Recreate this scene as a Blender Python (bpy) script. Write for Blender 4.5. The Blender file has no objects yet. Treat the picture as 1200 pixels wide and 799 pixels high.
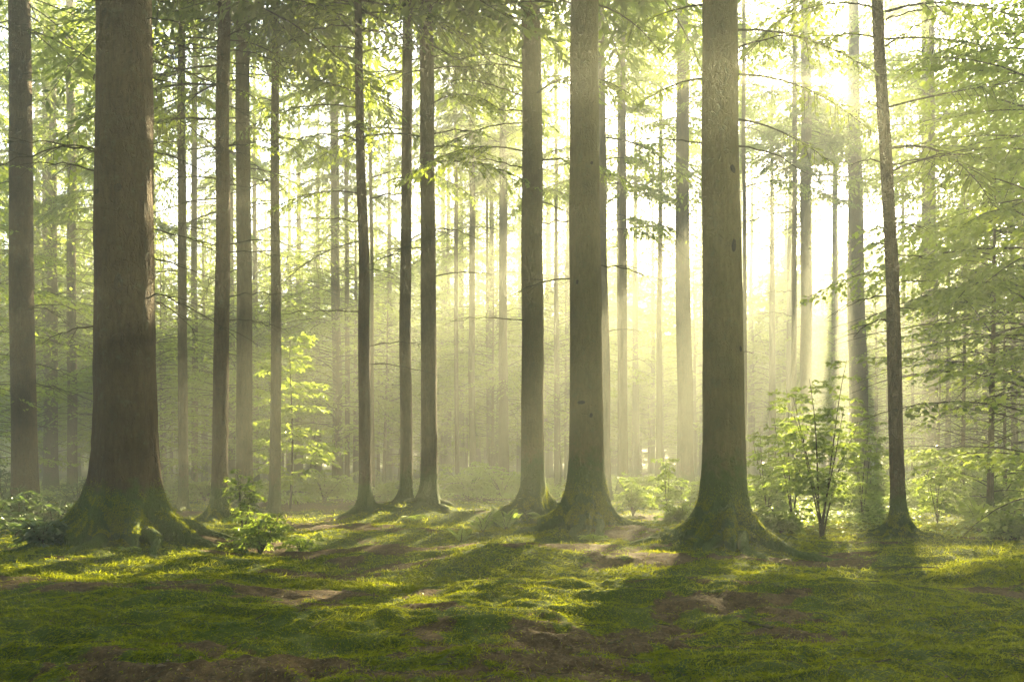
import bpy, math, random
import numpy as np
from mathutils import Vector

# ------------------------------------------------------------------ camera, light, exposure
C = bpy.context.scene
R = math.radians
EYE, HOR, F = 1.25, 540.0, 1000.0          # eye height, horizon row and focal length in photo pixels

cam_d = bpy.data.cameras.new("camera")
cam = bpy.data.objects.new("camera", cam_d)
C.collection.objects.link(cam)
cam.location = (0, 0, EYE)
cam.rotation_euler = (R(90), 0, 0)
cam_d.sensor_width = 36.0
cam_d.lens = 36.0 * F / 1200.0
cam_d.shift_y = (HOR - 399.5) / 1200.0
cam_d.clip_start = 0.05
cam_d.clip_end = 1500.0
C.camera = cam

SUN_AZ = math.atan2(985 - 600, F)            # to the right of the view axis
SUN_EL = math.atan2(HOR - 95, math.hypot(F, 385))
w = bpy.data.worlds.new("World")
C.world = w
w.use_nodes = True
nt = w.node_tree
bg = nt.nodes["Background"]
sky = nt.nodes.new("ShaderNodeTexSky")
sky.sky_type = 'NISHITA'
sky.sun_disc = False
sky.sun_elevation = SUN_EL
sky.sun_rotation = SUN_AZ
sky.air_density = 0.6
sky.dust_density = 1.0
sky.ozone_density = 0.5
nt.links.new(sky.outputs[0], bg.inputs[0])
bg.inputs[1].default_value = 0.05

sd = bpy.data.lights.new("sun", 'SUN')
sd.energy = 5.0
sd.angle = R(0.6)
sd.color = (1.0, 0.84, 0.50)
so = bpy.data.objects.new("sun", sd)
C.collection.objects.link(so)
sdir = Vector((math.sin(SUN_AZ) * math.cos(SUN_EL), math.cos(SUN_AZ) * math.cos(SUN_EL), math.sin(SUN_EL)))
so.rotation_euler = sdir.to_track_quat('Z', 'Y').to_euler()
so.location = sdir * 60

C.view_settings.view_transform = 'Standard'
C.view_settings.look = 'None'
C.view_settings.gamma = 1
C.view_settings.exposure = 4.0
C.render.engine = 'CYCLES'
cy = C.cycles
cy.max_bounces = 7
cy.diffuse_bounces = 3
cy.glossy_bounces = 1
cy.transmission_bounces = 3
cy.volume_bounces = 0
cy.transparent_max_bounces = 4
cy.use_denoising = True
cy.use_adaptive_sampling = True
cy.adaptive_threshold = 0.008
cy.sample_clamp_indirect = 6
cy.caustics_reflective = False
cy.caustics_refractive = False

HAZE_DENSITY = 0.0086
HAZE_G = 0.42
HAZE_COLOR = (0.93, 0.97, 0.78, 1)

rng = np.random.default_rng(7)

# ------------------------------------------------------------------ helpers
def P(px, D, py=None, z=0.0):
    """point at depth D seen at photo pixel px (and py)"""
    zz = z if py is None else EYE + (HOR - py) / F * D
    return np.array([(px - 600.0) / F * D, D, zz])

def dist(yb):
    return EYE * F / (yb - HOR)

def _hash(ix, iy, s):
    h = (ix.astype(np.int64) * 374761393 + iy.astype(np.int64) * 668265263 + s * 1442695041) & 0xffffffff
    h = ((h ^ (h >> 13)) * 1274126177) & 0xffffffff
    h = (h ^ (h >> 16)) & 0xffffff
    return h / float(0xffffff)

def vnoise(x, y, s=0):
    x = np.asarray(x, float); y = np.asarray(y, float)
    ix = np.floor(x); iy = np.floor(y)
    fx = x - ix; fy = y - iy
    fx = fx * fx * fx * (fx * (fx * 6 - 15) + 10); fy = fy * fy * fy * (fy * (fy * 6 - 15) + 10)
    a = _hash(ix, iy, s); b = _hash(ix + 1, iy, s); c = _hash(ix, iy + 1, s); d = _hash(ix + 1, iy + 1, s)
    return (a + (b - a) * fx) * (1 - fy) + (c + (d - c) * fx) * fy

def fbm(x, y, s=0, oct=4, g=0.5):
    t = 0; a = 1; n = 0
    for k in range(oct):
        t = t + a * vnoise(x * 2**k + 17.3 * k, y * 2**k - 9.1 * k, s + k); n += a; a *= g
    return t / n

MOUNDS = []   # (x, y, height, sx, sy)
def ground_z(x, y):
    x = np.asarray(x, float); y = np.asarray(y, float)
    r = np.hypot(x, y - 2)
    z = 0.34 * (fbm(x * 0.32 + 3, y * 0.55, 1, 3) - 0.5)
    z = z + 0.15 * (fbm(x * 1.1, y * 1.7 + 5, 11, 3) - 0.5) * np.clip(1.3 - y / 40, 0.2, 1)
    hum = np.abs(fbm(x * 2.1 + 0.6 * vnoise(x * 3, y * 3, 70), y * 2.9, 21, 3) - 0.5) * 2
    z = z + 0.17 * (0.35 - hum) * np.exp(-(y / 14.0) ** 2) * (0.4 + 0.9 * vnoise(x * 0.6, y * 0.8, 77))
    z = z + 0.05 * (fbm(x * 8, y * 10, 31, 4, .6) - 0.5) * np.exp(-(y / 11.0) ** 2)
    for mx, my, mh, sx, sy in MOUNDS:
        z = z + mh * np.exp(-((x - mx) / sx) ** 2 - ((y - my) / sy) ** 2)
    # the forest floor climbs gently on the right and far away
    z = z + 0.035 * np.clip(x - 5.5 - 0.1 * y, 0, 10) + 0.004 * np.clip(y - 20, 0, 60)
    return z

BARE = []     # (x, y, sx, sy, strength)
def moss_mask(x, y):
    x = np.asarray(x, float); y = np.asarray(y, float)
    m = fbm(x * 0.55 + 2, y * 0.95, 41, 4) * 1.0 + 0.25 * (fbm(x * 3, y * 4, 51, 3) - 0.5)
    v = (m - 0.30) / 0.09
    for bx, by, sx, sy, st in BARE:
        v = v - st * 1.9 * np.exp(-((x - bx) / sx) ** 2 - ((y - by) / sy) ** 2)
    v = v + 2.4 * (fbm(x * 8, y * 10, 61, 3) - 0.5) + 2.6 * (fbm(x * 2.4, y * 3.3, 67, 3) - 0.5)
    return np.clip(v, 0, 1)

def mesh_np(name, V, faces, mats, smooth=True, matidx=None):
    """faces: list of (n,k) index arrays (k = 3 or 4)"""
    me = bpy.data.meshes.new(name)
    V = np.asarray(V, np.float32)
    me.vertices.add(len(V)); me.vertices.foreach_set("co", V.ravel())
    tot = sum(f.size for f in faces); nf = sum(len(f) for f in faces)
    me.loops.add(tot); me.polygons.add(nf)
    me.loops.foreach_set("vertex_index", np.concatenate([f.ravel() for f in faces]).astype(np.int32))
    sizes = np.concatenate([np.full(len(f), f.shape[1], np.int32) for f in faces])
    starts = np.concatenate([[0], np.cumsum(sizes)[:-1]]).astype(np.int32)
    me.polygons.foreach_set("loop_start", starts)
    if matidx is not None:
        me.polygons.foreach_set("material_index", np.asarray(matidx, np.int32))
    me.polygons.foreach_set("use_smooth", np.full(nf, smooth, bool))
    for m in mats: me.materials.append(m)
    me.update(calc_edges=True)
    return me

class Geo:
    """collects tubes (wood) and leaf quads; two material slots"""
    def __init__(s): s.V = []; s.F = []; s.M = []; s.n = 0
    def add(s, V, F, m=0):
        V = np.asarray(V, float).reshape(-1, 3); F = np.asarray(F, np.int64)
        s.V.append(V); s.F.append(F + s.n); s.M.append(np.full(len(F), m)); s.n += len(V)
    def tube(s, pts, rad, seg=6, m=0, cap=False):
        pts = np.asarray(pts, float); rad = np.asarray(rad, float); n = len(pts)
        T = np.gradient(pts, axis=0); T /= np.linalg.norm(T, axis=1)[:, None] + 1e-9
        up = np.array([0, 0, 1.0]) if abs(T[0][2]) < 0.9 else np.array([1.0, 0, 0])
        A = np.cross(T, up); A /= np.linalg.norm(A, axis=1)[:, None] + 1e-9
        B = np.cross(A, T)
        th = np.arange(seg) / seg * 2 * math.pi
        V = pts[:, None, :] + rad[:, None, None] * (np.cos(th)[None, :, None] * A[:, None, :] + np.sin(th)[None, :, None] * B[:, None, :])
        i = np.arange(n - 1)[:, None] * seg; j = np.arange(seg)[None, :]; k = (np.arange(seg) + 1)[None, :] % seg
        F = np.stack([i + j, i + k, i + seg + k, i + seg + j], -1).reshape(-1, 4)
        s.add(V.reshape(-1, 3), F, m)
    def leaves(s, pos, dr, nr, ll, lw, m=1, fancy=False, sag=0.12):
        """pos, dr, nr: (n,3); ll, lw: (n,)"""
        n = len(pos)
        if n == 0: return
        dr = dr / (np.linalg.norm(dr, axis=1)[:, None] + 1e-9)
        sd_ = np.cross(dr, nr); sd_ /= np.linalg.norm(sd_, axis=1)[:, None] + 1e-9
        nn = np.cross(sd_, dr)
        ll = np.broadcast_to(ll, (n,))[:, None]; lw = np.broadcast_to(lw, (n,))[:, None]
        q = np.arange(n)[:, None]
        if not fancy:
            mid = pos + dr * ll * 0.45
            V = np.stack([pos, mid + sd_ * lw * .5 + nn * ll * .06, pos + dr * ll - nn * ll * sag, mid - sd_ * lw * .5 + nn * ll * .06], 1)
            F = q * 4 + np.arange(4)[None, :]
            s.add(V.reshape(-1, 3), F, m)
        else:
            a = pos + dr * ll * 0.25; b = pos + dr * ll * 0.62 - nn * ll * sag * .35
            V = np.stack([pos, a + sd_ * lw * .42 + nn * lw * .16, b + sd_ * lw * .42 + nn * lw * .12, pos + dr * ll - nn * ll * sag,
                          b - sd_ * lw * .42 + nn * lw * .12, a - sd_ * lw * .42 + nn * lw * .16], 1)
            F = np.concatenate([q * 6 + np.array([0, 1, 2, 3])[None, :], q * 6 + np.array([0, 3, 4, 5])[None, :]])
            s.add(V.reshape(-1, 3), F, m)
    def mesh(s, name, mats, smooth=True):
        return mesh_np(name, np.concatenate(s.V), [np.concatenate(s.F)], mats, smooth, np.concatenate(s.M))

def link(name, me, parent=None, loc=(0, 0, 0)):
    o = bpy.data.objects.new(name, me); C.collection.objects.link(o)
    o.location = loc
    if parent: o.parent = parent
    return o

def thing(name, label, cat, loc, rz=0, group=None, scale=1.0):
    o = bpy.data.objects.new(name, None); C.collection.objects.link(o)
    o.location = loc; o.rotation_euler = (0, 0, rz); o.scale = (scale,) * 3
    o.empty_display_size = 0.2
    o["label"] = label; o["category"] = cat
    if group: o["group"] = group
    return o

# ------------------------------------------------------------------ materials
def new_mat(name):
    m = bpy.data.materials.new(name); m.use_nodes = True
    n = m.node_tree.nodes; n.clear()
    return m, n, m.node_tree.links

def node(n, t, **kw):
    x = n.new(t)
    for k, v in kw.items(): setattr(x, k, v)
    return x

def mixc(n, l, fac, a, b):
    x = n.new("ShaderNodeMix"); x.data_type = 'RGBA'
    for sock, v in ((x.inputs[0], fac), (x.inputs[6], a), (x.inputs[7], b)):
        if isinstance(v, (float, int)): sock.default_value = v
        elif isinstance(v, tuple): sock.default_value = (*v, 1) if len(v) == 3 else v
        else: l.new(v, sock)
    return x.outputs[2]

def noise_n(n, l, vec, scale, detail=3, rough=0.6):
    x = n.new("ShaderNodeTexNoise"); x.inputs["Scale"].default_value = scale
    x.inputs["Detail"].default_value = detail; x.inputs["Roughness"].default_value = rough
    if vec is not None: l.new(vec, x.inputs["Vector"])
    return x.outputs["Fac"]

def ramp(n, l, v, lo, hi, a=0.0, b=1.0):
    x = n.new("ShaderNodeMapRange"); x.inputs[1].default_value = lo; x.inputs[2].default_value = hi
    x.inputs[3].default_value = a; x.inputs[4].default_value = b
    l.new(v, x.inputs[0]); return x.outputs[0]

def mth(n, l, op, a, b=None):
    x = n.new("ShaderNodeMath"); x.operation = op
    for sock, v in ((x.inputs[0], a), (x.inputs[1], b)):
        if v is None: continue
        if isinstance(v, (float, int)): sock.default_value = v
        else: l.new(v, sock)
    return x.outputs[0]

def bark_mat(name, col, col2, moss_h=1.0, moss_amt=0.8, green=0.0, fine=True):
    m, n, l = new_mat(name)
    out = node(n, "ShaderNodeOutputMaterial"); b = node(n, "ShaderNodeBsdfPrincipled")
    l.new(b.outputs[0], out.inputs[0])
    b.inputs["Roughness"].default_value = 0.9
    b.inputs["Specular IOR Level"].default_value = 0.2
    tc = node(n, "ShaderNodeTexCoord"); vec = tc.outputs["Object"]
    mp = node(n, "ShaderNodeMapping"); mp.inputs["Scale"].default_value = (1, 1, 0.22); l.new(vec, mp.inputs[0])
    furrow = noise_n(n, l, mp.outputs[0], 22, 5, 0.65)
    blot = noise_n(n, l, vec, 2.2, 4)
    pim = noise_n(n, l, vec, 55, 3, 0.7)
    c = mixc(n, l, ramp(n, l, furrow, 0.35, 0.65), col, col2)
    c = mixc(n, l, ramp(n, l, blot, 0.45, 0.7, 0, 0.55), c, tuple(x * 0.55 for x in col))
    # lichen blotches
    lich = noise_n(n, l, vec, 6.5, 5, 0.7)
    c = mixc(n, l, ramp(n, l, lich, 0.56, 0.70, 0, 0.5), c, (0.13, 0.15, 0.085))
    sep = node(n, "ShaderNodeSeparateXYZ"); l.new(vec, sep.inputs[0])
    hz = ramp(n, l, sep.outputs[2], 0.0, moss_h, 1.0, 0.0)
    mo = noise_n(n, l, vec, 7, 5, 0.7)
    mm = mth(n, l, 'ADD', mth(n, l, 'MULTIPLY', hz, 1.1), mth(n, l, 'SUBTRACT', mo, 0.75))
    mf = ramp(n, l, mm, 0.0, 0.3, 0, moss_amt)
    mcol = mixc(n, l, noise_n(n, l, vec, 30, 3), (0.035, 0.065, 0.008), (0.12, 0.17, 0.022))
    if green > 0:
        gn = noise_n(n, l, vec, 1.4, 4, 0.6)
        c = mixc(n, l, ramp(n, l, gn, 0.3, 0.7, green * 0.4, green), c, (0.13, 0.15, 0.045))
    c = mixc(n, l, mf, c, mcol)
    l.new(c, b.inputs["Base Color"])
    vo = node(n, "ShaderNodeTexVoronoi", feature='DISTANCE_TO_EDGE'); vo.inputs["Scale"].default_value = 17
    mp2 = node(n, "ShaderNodeMapping"); mp2.inputs["Scale"].default_value = (1, 1, 0.4)
    ds = node(n, "ShaderNodeVectorMath", operation='ADD'); nz = node(n, "ShaderNodeTexNoise"); nz.inputs["Scale"].default_value = 6; l.new(vec, nz.inputs["Vector"])
    sc_ = node(n, "ShaderNodeVectorMath", operation='SCALE'); sc_.inputs[3].default_value = 0.12; l.new(nz.outputs["Color"], sc_.inputs[0])
    l.new(vec, ds.inputs[0]); l.new(sc_.outputs[0], ds.inputs[1]); l.new(ds.outputs[0], mp2.inputs[0]); l.new(mp2.outputs[0], vo.inputs["Vector"])
    crack = ramp(n, l, vo.outputs["Distance"], 0.0, 0.12)
    hgt = mth(n, l, 'ADD', mth(n, l, 'ADD', mth(n, l, 'MULTIPLY', furrow, 1.0), mth(n, l, 'MULTIPLY', pim, 0.8)), mth(n, l, 'MULTIPLY', crack, 0.5))
    bp = node(n, "ShaderNodeBump"); bp.inputs["Strength"].default_value = 1.0; bp.inputs["Distance"].default_value = 0.045
    l.new(hgt, bp.inputs["Height"]); l.new(bp.outputs[0], b.inputs["Normal"])
    return m

def leaf_mat(name, dark, light, trans, tw=0.55, gloss=0.08):
    m, n, l = new_mat(name)
    out = node(n, "ShaderNodeOutputMaterial")
    geo = node(n, "ShaderNodeNewGeometry")
    rnd = geo.outputs["Random Per Island"]
    c = mixc(n, l, rnd, dark, light)
    c2 = mixc(n, l, rnd, tuple(x * 0.7 for x in trans), trans)
    d = node(n, "ShaderNodeBsdfDiffuse"); l.new(c, d.inputs[0])
    t = node(n, "ShaderNodeBsdfTranslucent"); l.new(c2, t.inputs[0])
    mx = node(n, "ShaderNodeMixShader"); mx.inputs[0].default_value = tw
    l.new(d.outputs[0], mx.inputs[1]); l.new(t.outputs[0], mx.inputs[2])
    g = node(n, "ShaderNodeBsdfGlossy"); g.inputs["Roughness"].default_value = 0.45; g.inputs[0].default_value = (0.9, 0.95, 0.8, 1)
    m2 = node(n, "ShaderNodeMixShader"); m2.inputs[0].default_value = gloss
    l.new(mx.outputs[0], m2.inputs[1]); l.new(g.outputs[0], m2.inputs[2])
    l.new(m2.outputs[0], out.inputs[0])
    return m

M_BARK_DARK = bark_mat("bark_dark", (0.066, 0.042, 0.015), (0.12, 0.082, 0.031), 0.9, 0.95)
M_BARK_TAN = bark_mat("bark_tan", (0.17, 0.122, 0.045), (0.26, 0.19, 0.075), 1.6, 0.95, 0.4)
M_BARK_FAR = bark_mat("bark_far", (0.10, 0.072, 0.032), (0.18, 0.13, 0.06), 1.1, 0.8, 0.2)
M_TWIG = bark_mat("twig_bark", (0.06, 0.045, 0.025), (0.10, 0.08, 0.045), 0.1, 0.1)
M_NEEDLE = leaf_mat("conifer_foliage", (0.035, 0.065, 0.015), (0.075, 0.11, 0.02), (0.33, 0.43, 0.05), 0.55)
M_BEECH = leaf_mat("beech_foliage", (0.06, 0.10, 0.010), (0.13, 0.17, 0.018), (0.46, 0.58, 0.05), 0.62)
M_SHRUB = leaf_mat("shrub_foliage", (0.05, 0.10, 0.012), (0.11, 0.16, 0.02), (0.44, 0.58, 0.05), 0.6)
M_DARKLEAF = leaf_mat("bramble_foliage", (0.025, 0.06, 0.015), (0.06, 0.10, 0.02), (0.16, 0.26, 0.03), 0.4, 0.12)
M_MOSSBLADE = leaf_mat("moss_blades", (0.045, 0.08, 0.004), (0.17, 0.20, 0.008), (0.46, 0.49, 0.012), 0.5, 0.0)
M_LITTER = leaf_mat("dead_leaf", (0.07, 0.04, 0.02), (0.20, 0.13, 0.065), (0.2, 0.12, 0.05), 0.2, 0.05)

def ground_mat():
    m, n, l = new_mat("forest_floor")
    out = node(n, "ShaderNodeOutputMaterial"); b = node(n, "ShaderNodeBsdfPrincipled")
    l.new(b.outputs[0], out.inputs[0]); b.inputs["Roughness"].default_value = 0.95
    b.inputs["Specular IOR Level"].default_value = 0.15
    tc = node(n, "ShaderNodeTexCoord"); vec = tc.outputs["Object"]
    at = node(n, "ShaderNodeAttribute", attribute_name="moss")
    f1 = noise_n(n, l, vec, 14, 6, 0.75); f2 = noise_n(n, l, vec, 60, 4, 0.7)
    mk = mth(n, l, 'ADD', at.outputs["Fac"], mth(n, l, 'MULTIPLY', mth(n, l, 'SUBTRACT', f1, 0.5), 2.0))
    mk = ramp(n, l, mk, 0.35, 0.65)
    moss = mixc(n, l, ramp(n, l, noise_n(n, l, vec, 1.3, 4), 0.3, 0.7), (0.055, 0.09, 0.008), (0.13, 0.155, 0.018))
    moss = mixc(n, l, ramp(n, l, f2, 0.35, 0.65, 0, 0.6), moss, (0.03, 0.05, 0.008))
    dirt = mixc(n, l, ramp(n, l, f1, 0.35, 0.65), (0.045, 0.029, 0.013), (0.15, 0.10, 0.046))
    dirt = mixc(n, l, ramp(n, l, f2, 0.55, 0.75, 0, 0.8), dirt, (0.24, 0.175, 0.10))
    l.new(mixc(n, l, mk, dirt, moss), b.inputs["Base Color"])
    hh = mth(n, l, 'ADD', f1, mth(n, l, 'MULTIPLY', f2, 0.5))
    bp = node(n, "ShaderNodeBump"); bp.inputs["Strength"].default_value = 1.0; bp.inputs["Distance"].default_value = 0.04
    l.new(hh, bp.inputs["Height"]); l.new(bp.outputs[0], b.inputs["Normal"])
    return m
M_GROUND = ground_mat()

# ------------------------------------------------------------------ measured trees
# name, label, px base, row of base, px at top row, width at row 430, width at top, bark, crown start
TREES = [
 ("pine_tree", "widest trunk, dark brown bark, mossy root flare, near the left edge", 146, 645, 142, 67, 59, 'dark'),
 ("beech_tree", "thick smooth tan trunk with mossy flared foot, just right of the photo's middle", 687, 628, 684, 37, 32, 'tan'),
 ("beech_tree", "thick trunk standing in bright green moss-covered roots, right of the middle", 849, 643, 845, 45.5, 40, 'tan'),
 ("pine_tree", "slender dark trunk leaning left with black roots, nearest tree on the right side", 1054, 638, 1031, 15.5, 12, 'dark'),
 ("spruce_tree", "slim dark trunk with whorls of bare twigs beside the leafy bright shrub", 257, 620, 263, 17.5, 14, 'dark'),
 ("pine_tree", "dark trunk at the far left edge rising behind the dark brambles", 30, 606, 23, 27, 23, 'dark'),
 ("spruce_tree", "hazy grey trunk directly right of the leftmost dark trunk", 58, 577, 54, 12.5, 9, 'far'),
 ("spruce_tree", "slim olive trunk close on the left of the widest brown trunk", 85, 582, 82, 10.5, 8, 'far'),
 ("spruce_tree", "thin pale trunk with small flared foot, right of the widest brown trunk", 215, 603, 213, 10.5, 8, 'far'),
 ("spruce_tree", "very faint thin trunk just right of the thin pale flared one", 228, 582, 228, 7, 6, 'far'),
 ("beech_tree", "pale grey trunk standing directly behind the slim dark trunk with bare twigs", 287, 605, 284, 17.5, 15, 'far'),
 ("spruce_tree", "hazy trunk left of the small yellow-green sapling", 322, 602, 321, 12, 8, 'far'),
 ("spruce_tree", "faint wide trunk behind and right of the small yellow-green sapling", 395, 577, 392, 10.5, 9, 'far'),
 ("spruce_tree", "thin faint trunk close left of the slender brown trunk with lit edge", 407, 577, 405, 5.5, 4, 'far'),
 ("pine_tree", "slender brown trunk with sunlit right edge, left of the close pair", 429, 612, 420, 14, 8.5, 'dark'),
 ("spruce_tree", "very thin trunk just right of the slender brown trunk with lit edge", 437, 590, 434, 4.5, 3.5, 'far'),
 ("beech_tree", "left and thinner trunk of the close pair left of the middle", 476, 608, 479, 14, 11, 'far'),
 ("beech_tree", "right and thicker trunk of the close pair left of the middle", 504, 609, 499, 18, 16, 'far'),
 ("spruce_tree", "thin faint trunk in the glade, first right of the close pair", 536, 577, 534, 5, 4, 'far'),
 ("spruce_tree", "faint trunk rising from pale bushes between the close pair and the tan trunk", 554, 577, 552, 7.5, 6, 'far'),
 ("spruce_tree", "very thin pale trunk over the left of the pale glade bushes", 572, 572, 571, 4, 3, 'far'),
 ("spruce_tree", "thinnest pale trunk just left of the straight greyish tan trunk", 594, 577, 592, 3.2, 2.6, 'far'),
 ("beech_tree", "straight greyish tan trunk with fern at its foot, left neighbour of the thick smooth one", 625, 610, 621, 26.5, 22, 'tan'),
 ("spruce_tree", "slim hazy trunk tucked behind the right edge of the thick smooth tan trunk", 711, 590, 705, 10.5, 7, 'far'),
 ("spruce_tree", "very faint thin trunk in bright haze right of the thick smooth tan trunk", 726, 577, 725, 4.5, 3.5, 'far'),
 ("spruce_tree", "faint thin trunk in the gap between the two tan trunks", 652, 575, 651, 4.5, 3.5, 'far'),
 ("beech_tree", "grey hazy trunk with a sunbeam across it, left of the moss-footed trunk", 803, 580, 799, 18, 13, 'far'),
 ("spruce_tree", "thin hazy trunk hugging the right edge of the moss-footed trunk", 874, 585, 871, 5, 4, 'far'),
 ("spruce_tree", "thinner trunk of the hazy pair in the brightest glare", 931, 576, 931, 6, 5, 'far'),
 ("beech_tree", "wider trunk of the hazy pair behind the multi-stemmed sapling", 945, 576, 944, 13, 11, 'far'),
 ("beech_tree", "wide pale trunk glowing in sun haze, left of the leaning dark trunk", 1006, 574, 999, 21, 17, 'far'),
 ("spruce_tree", "slim brownish trunk in the leafy thicket right of the leaning dark trunk", 1088, 578, 1084, 12.5, 10, 'far'),
]
HERO = {0, 1, 2, 3, 4, 22, 14, 16, 17, 10, 8}

# bare earth patches and mounds, placed in the clearing
for px, py, sx, sy, st in [(400, 645, 1.7, 1.5, 1.1), (610, 762, .6, .25, 1.2), (720, 738, .6, .2, 0.9), (330, 703, .8, .25, 1.1), (120, 700, 1.0, .35, 1.0),
                           (850, 716, .7, .22, 1.1), (980, 655, 1.2, .8, .9), (740, 660, 1.2, .6, 1.1), (560, 655, 1.6, .7, .8), (650, 790, .8, .25, 1.2), (1120, 690, .8, .3, .7), (470, 700, .9, .4, .6)]:
    D = dist(py); BARE.append(((px - 600) / F * D, D, sx, sy, st))
for px, py, h, sx, sy in [(540, 655, .09, 1.3, .8), (930, 700, .12, 1.4, .6), (700, 700, .10, 1.2, .5), (250, 690, .08, 1.3, .5),
                          (380, 740, .07, .7, .35), (980, 770, .09, .9, .35), (560, 775, .07, .5, .25), (80, 740, .1, .8, .4), (450, 625, .08, 1.6, 1.0), (1150, 720, .1, .8, .4)]:
    D = dist(py); MOUNDS.append(((px - 600) / F * D, D, h, sx, sy))
for i, t in enumerate(TREES):
    if i in HERO:
        D = dist(t[3]); r = t[5] / F * D / 2
        MOUNDS.append(((t[2] - 600) / F * D, D, 0.10 + 0.25 * r, 0.5 + r * 3, 0.5 + r * 3))

# ------------------------------------------------------------------ ground
def make_ground():
    N = 760
    s = np.linspace(-1, 1, N)
    B = 5.2; A = 165 / math.sinh(B)
    xs = A * np.sinh(B * s)
    ys = 7 + A * np.sinh(B * s)
    X, Y = np.meshgrid(xs, ys)
    Z = ground_z(X, Y)
    V = np.stack([X, Y, Z], -1).reshape(-1, 3)
    i = np.arange(N - 1)[:, None] * N + np.arange(N - 1)[None, :]
    Fq = np.stack([i, i + 1, i + N + 1, i + N], -1).reshape(-1, 4)
    me = mesh_np("ground", V, [Fq], [M_GROUND])
    a = me.attributes.new("moss", 'FLOAT', 'POINT')
    a.data.foreach_set("value", moss_mask(X, Y).ravel().astype(np.float32))
    o = link("ground", me); o["kind"] = "structure"
make_ground()

# haze: closed box round everything
def make_haze():
    lo = np.array([-172, -170, -3.0]); hi = np.array([172, 184, 25.0])
    V = [[(lo, hi)[a][0], (lo, hi)[b][1], (lo, hi)[c][2]] for a in (0, 1) for b in (0, 1) for c in (0, 1)]
    Fq = np.array([[0, 1, 3, 2], [4, 6, 7, 5], [0, 4, 5, 1], [2, 3, 7, 6], [0, 2, 6, 4], [1, 5, 7, 3]])
    m, n, l = new_mat("haze_air")
    out = node(n, "ShaderNodeOutputMaterial"); v = node(n, "ShaderNodeVolumePrincipled")
    v.inputs["Color"].default_value = HAZE_COLOR
    v.inputs["Density"].default_value = HAZE_DENSITY
    v.inputs["Anisotropy"].default_value = HAZE_G
    l.new(v.outputs[0], out.inputs["Volume"])
    o = link("haze", mesh_np("haze", np.array(V), [Fq], [m], False)); o["kind"] = "stuff"
make_haze()

# ------------------------------------------------------------------ branches and foliage
def spray(g, rng, base, az, L, rise, droop, tw=0.45, tstep=0.16, lstep=0.05, ll=0.11, lw=0.035, tri=0.3, wood=0.012,
          start=0.15, fancy=False, woody_twigs=False, tilt=0.35, ang=(50, 70), density=1.0, leafang=42):
    """one limb: an axis that rises then droops, flat side twigs, leaves along the twigs"""
    d = np.array([math.cos(az), math.sin(az), 0.0]); sdv = np.array([-d[1], d[0], 0.0])
    curl = rng.uniform(-0.25, 0.25)
    def ax(t):
        t = np.asarray(t)[:, None]
        return base + d * L * t + sdv * curl * L * t * t + np.array([0, 0, 1.0]) * (rise * t - droop * t * t) * L
    if wood > 0:
        tt = np.linspace(0, 1, 7); g.tube(ax(tt), wood * (1 - 0.85 * tt) + 0.0015, 5, 0)
    nt_ = max(3, int(L / tstep))
    ts = np.repeat(np.linspace(start, 1.0, nt_), 2) + rng.uniform(-.03, .03, nt_ * 2)
    ts = np.clip(ts, 0, 1)
    side = np.tile([1.0, -1.0], nt_)
    keep = rng.random(len(ts)) < density; ts = ts[keep]; side = side[keep]
    if len(ts) == 0: return
    o = ax(ts); e = ax(np.clip(ts + .02, 0, 1.02)); axd = e - o; axd /= np.linalg.norm(axd, axis=1)[:, None] + 1e-9
    an = np.radians(rng.uniform(*ang, len(ts))) * side
    c, s = np.cos(an)[:, None], np.sin(an)[:, None]
    up = np.array([0, 0, 1.0])
    td = axd * c + np.cross(up, axd) * s
    td[:, 2] -= rng.uniform(0.0, tri, len(ts)); td /= np.linalg.norm(td, axis=1)[:, None]
    tl = L * tw * np.clip(1.15 - ts, 0.1, 1) * np.clip((ts - start + 0.15) / 0.3, 0.2, 1) * rng.uniform(.6, 1.15, len(ts))
    tl = np.minimum(tl, 1.3)
    if woody_twigs:
        for k in range(len(ts)):
            q = np.array([0, .5, 1.])
            pts = o[k] + td[k] * tl[k] * q[:, None]; pts[:, 2] -= 0.15 * tl[k] * q * q
            g.tube(pts, wood * .3 * (1 - .7 * q) + .001, 3, 0)
    nl = np.maximum(2, (tl / lstep).astype(int))
    idx = np.repeat(np.arange(len(ts)), nl)
    u = np.concatenate([(np.arange(k) + 0.6) / k for k in nl])
    n = len(idx)
    pos = o[idx] + td[idx] * (tl[idx] * u)[:, None]
    pos[:, 2] -= 0.15 * tl[idx] * u * u
    ls = np.where(rng.random(n) < .5, 1.0, -1.0)
    a2 = np.radians(leafang) * ls * rng.uniform(.6, 1.3, n)
    c, s = np.cos(a2)[:, None], np.sin(a2)[:, None]
    ld = td[idx] * c + np.cross(up, td[idx]) * s
    ld[:, 2] -= rng.uniform(0.0, 0.45, n)
    nr = up + rng.normal(0, tilt, (n, 3))
    sz = rng.uniform(.65, 1.2, n)
    g.leaves(pos, ld, nr, ll * sz, lw * sz, 1, fancy)
    # leader leaves at the tip of the axis
    k = 6; tt = np.linspace(.75, 1, k); g.leaves(ax(tt), np.repeat(d[None], k, 0) + rng.normal(0, .4, (k, 3)), np.repeat(up[None], k, 0), ll, lw, 1, fancy)

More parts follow.
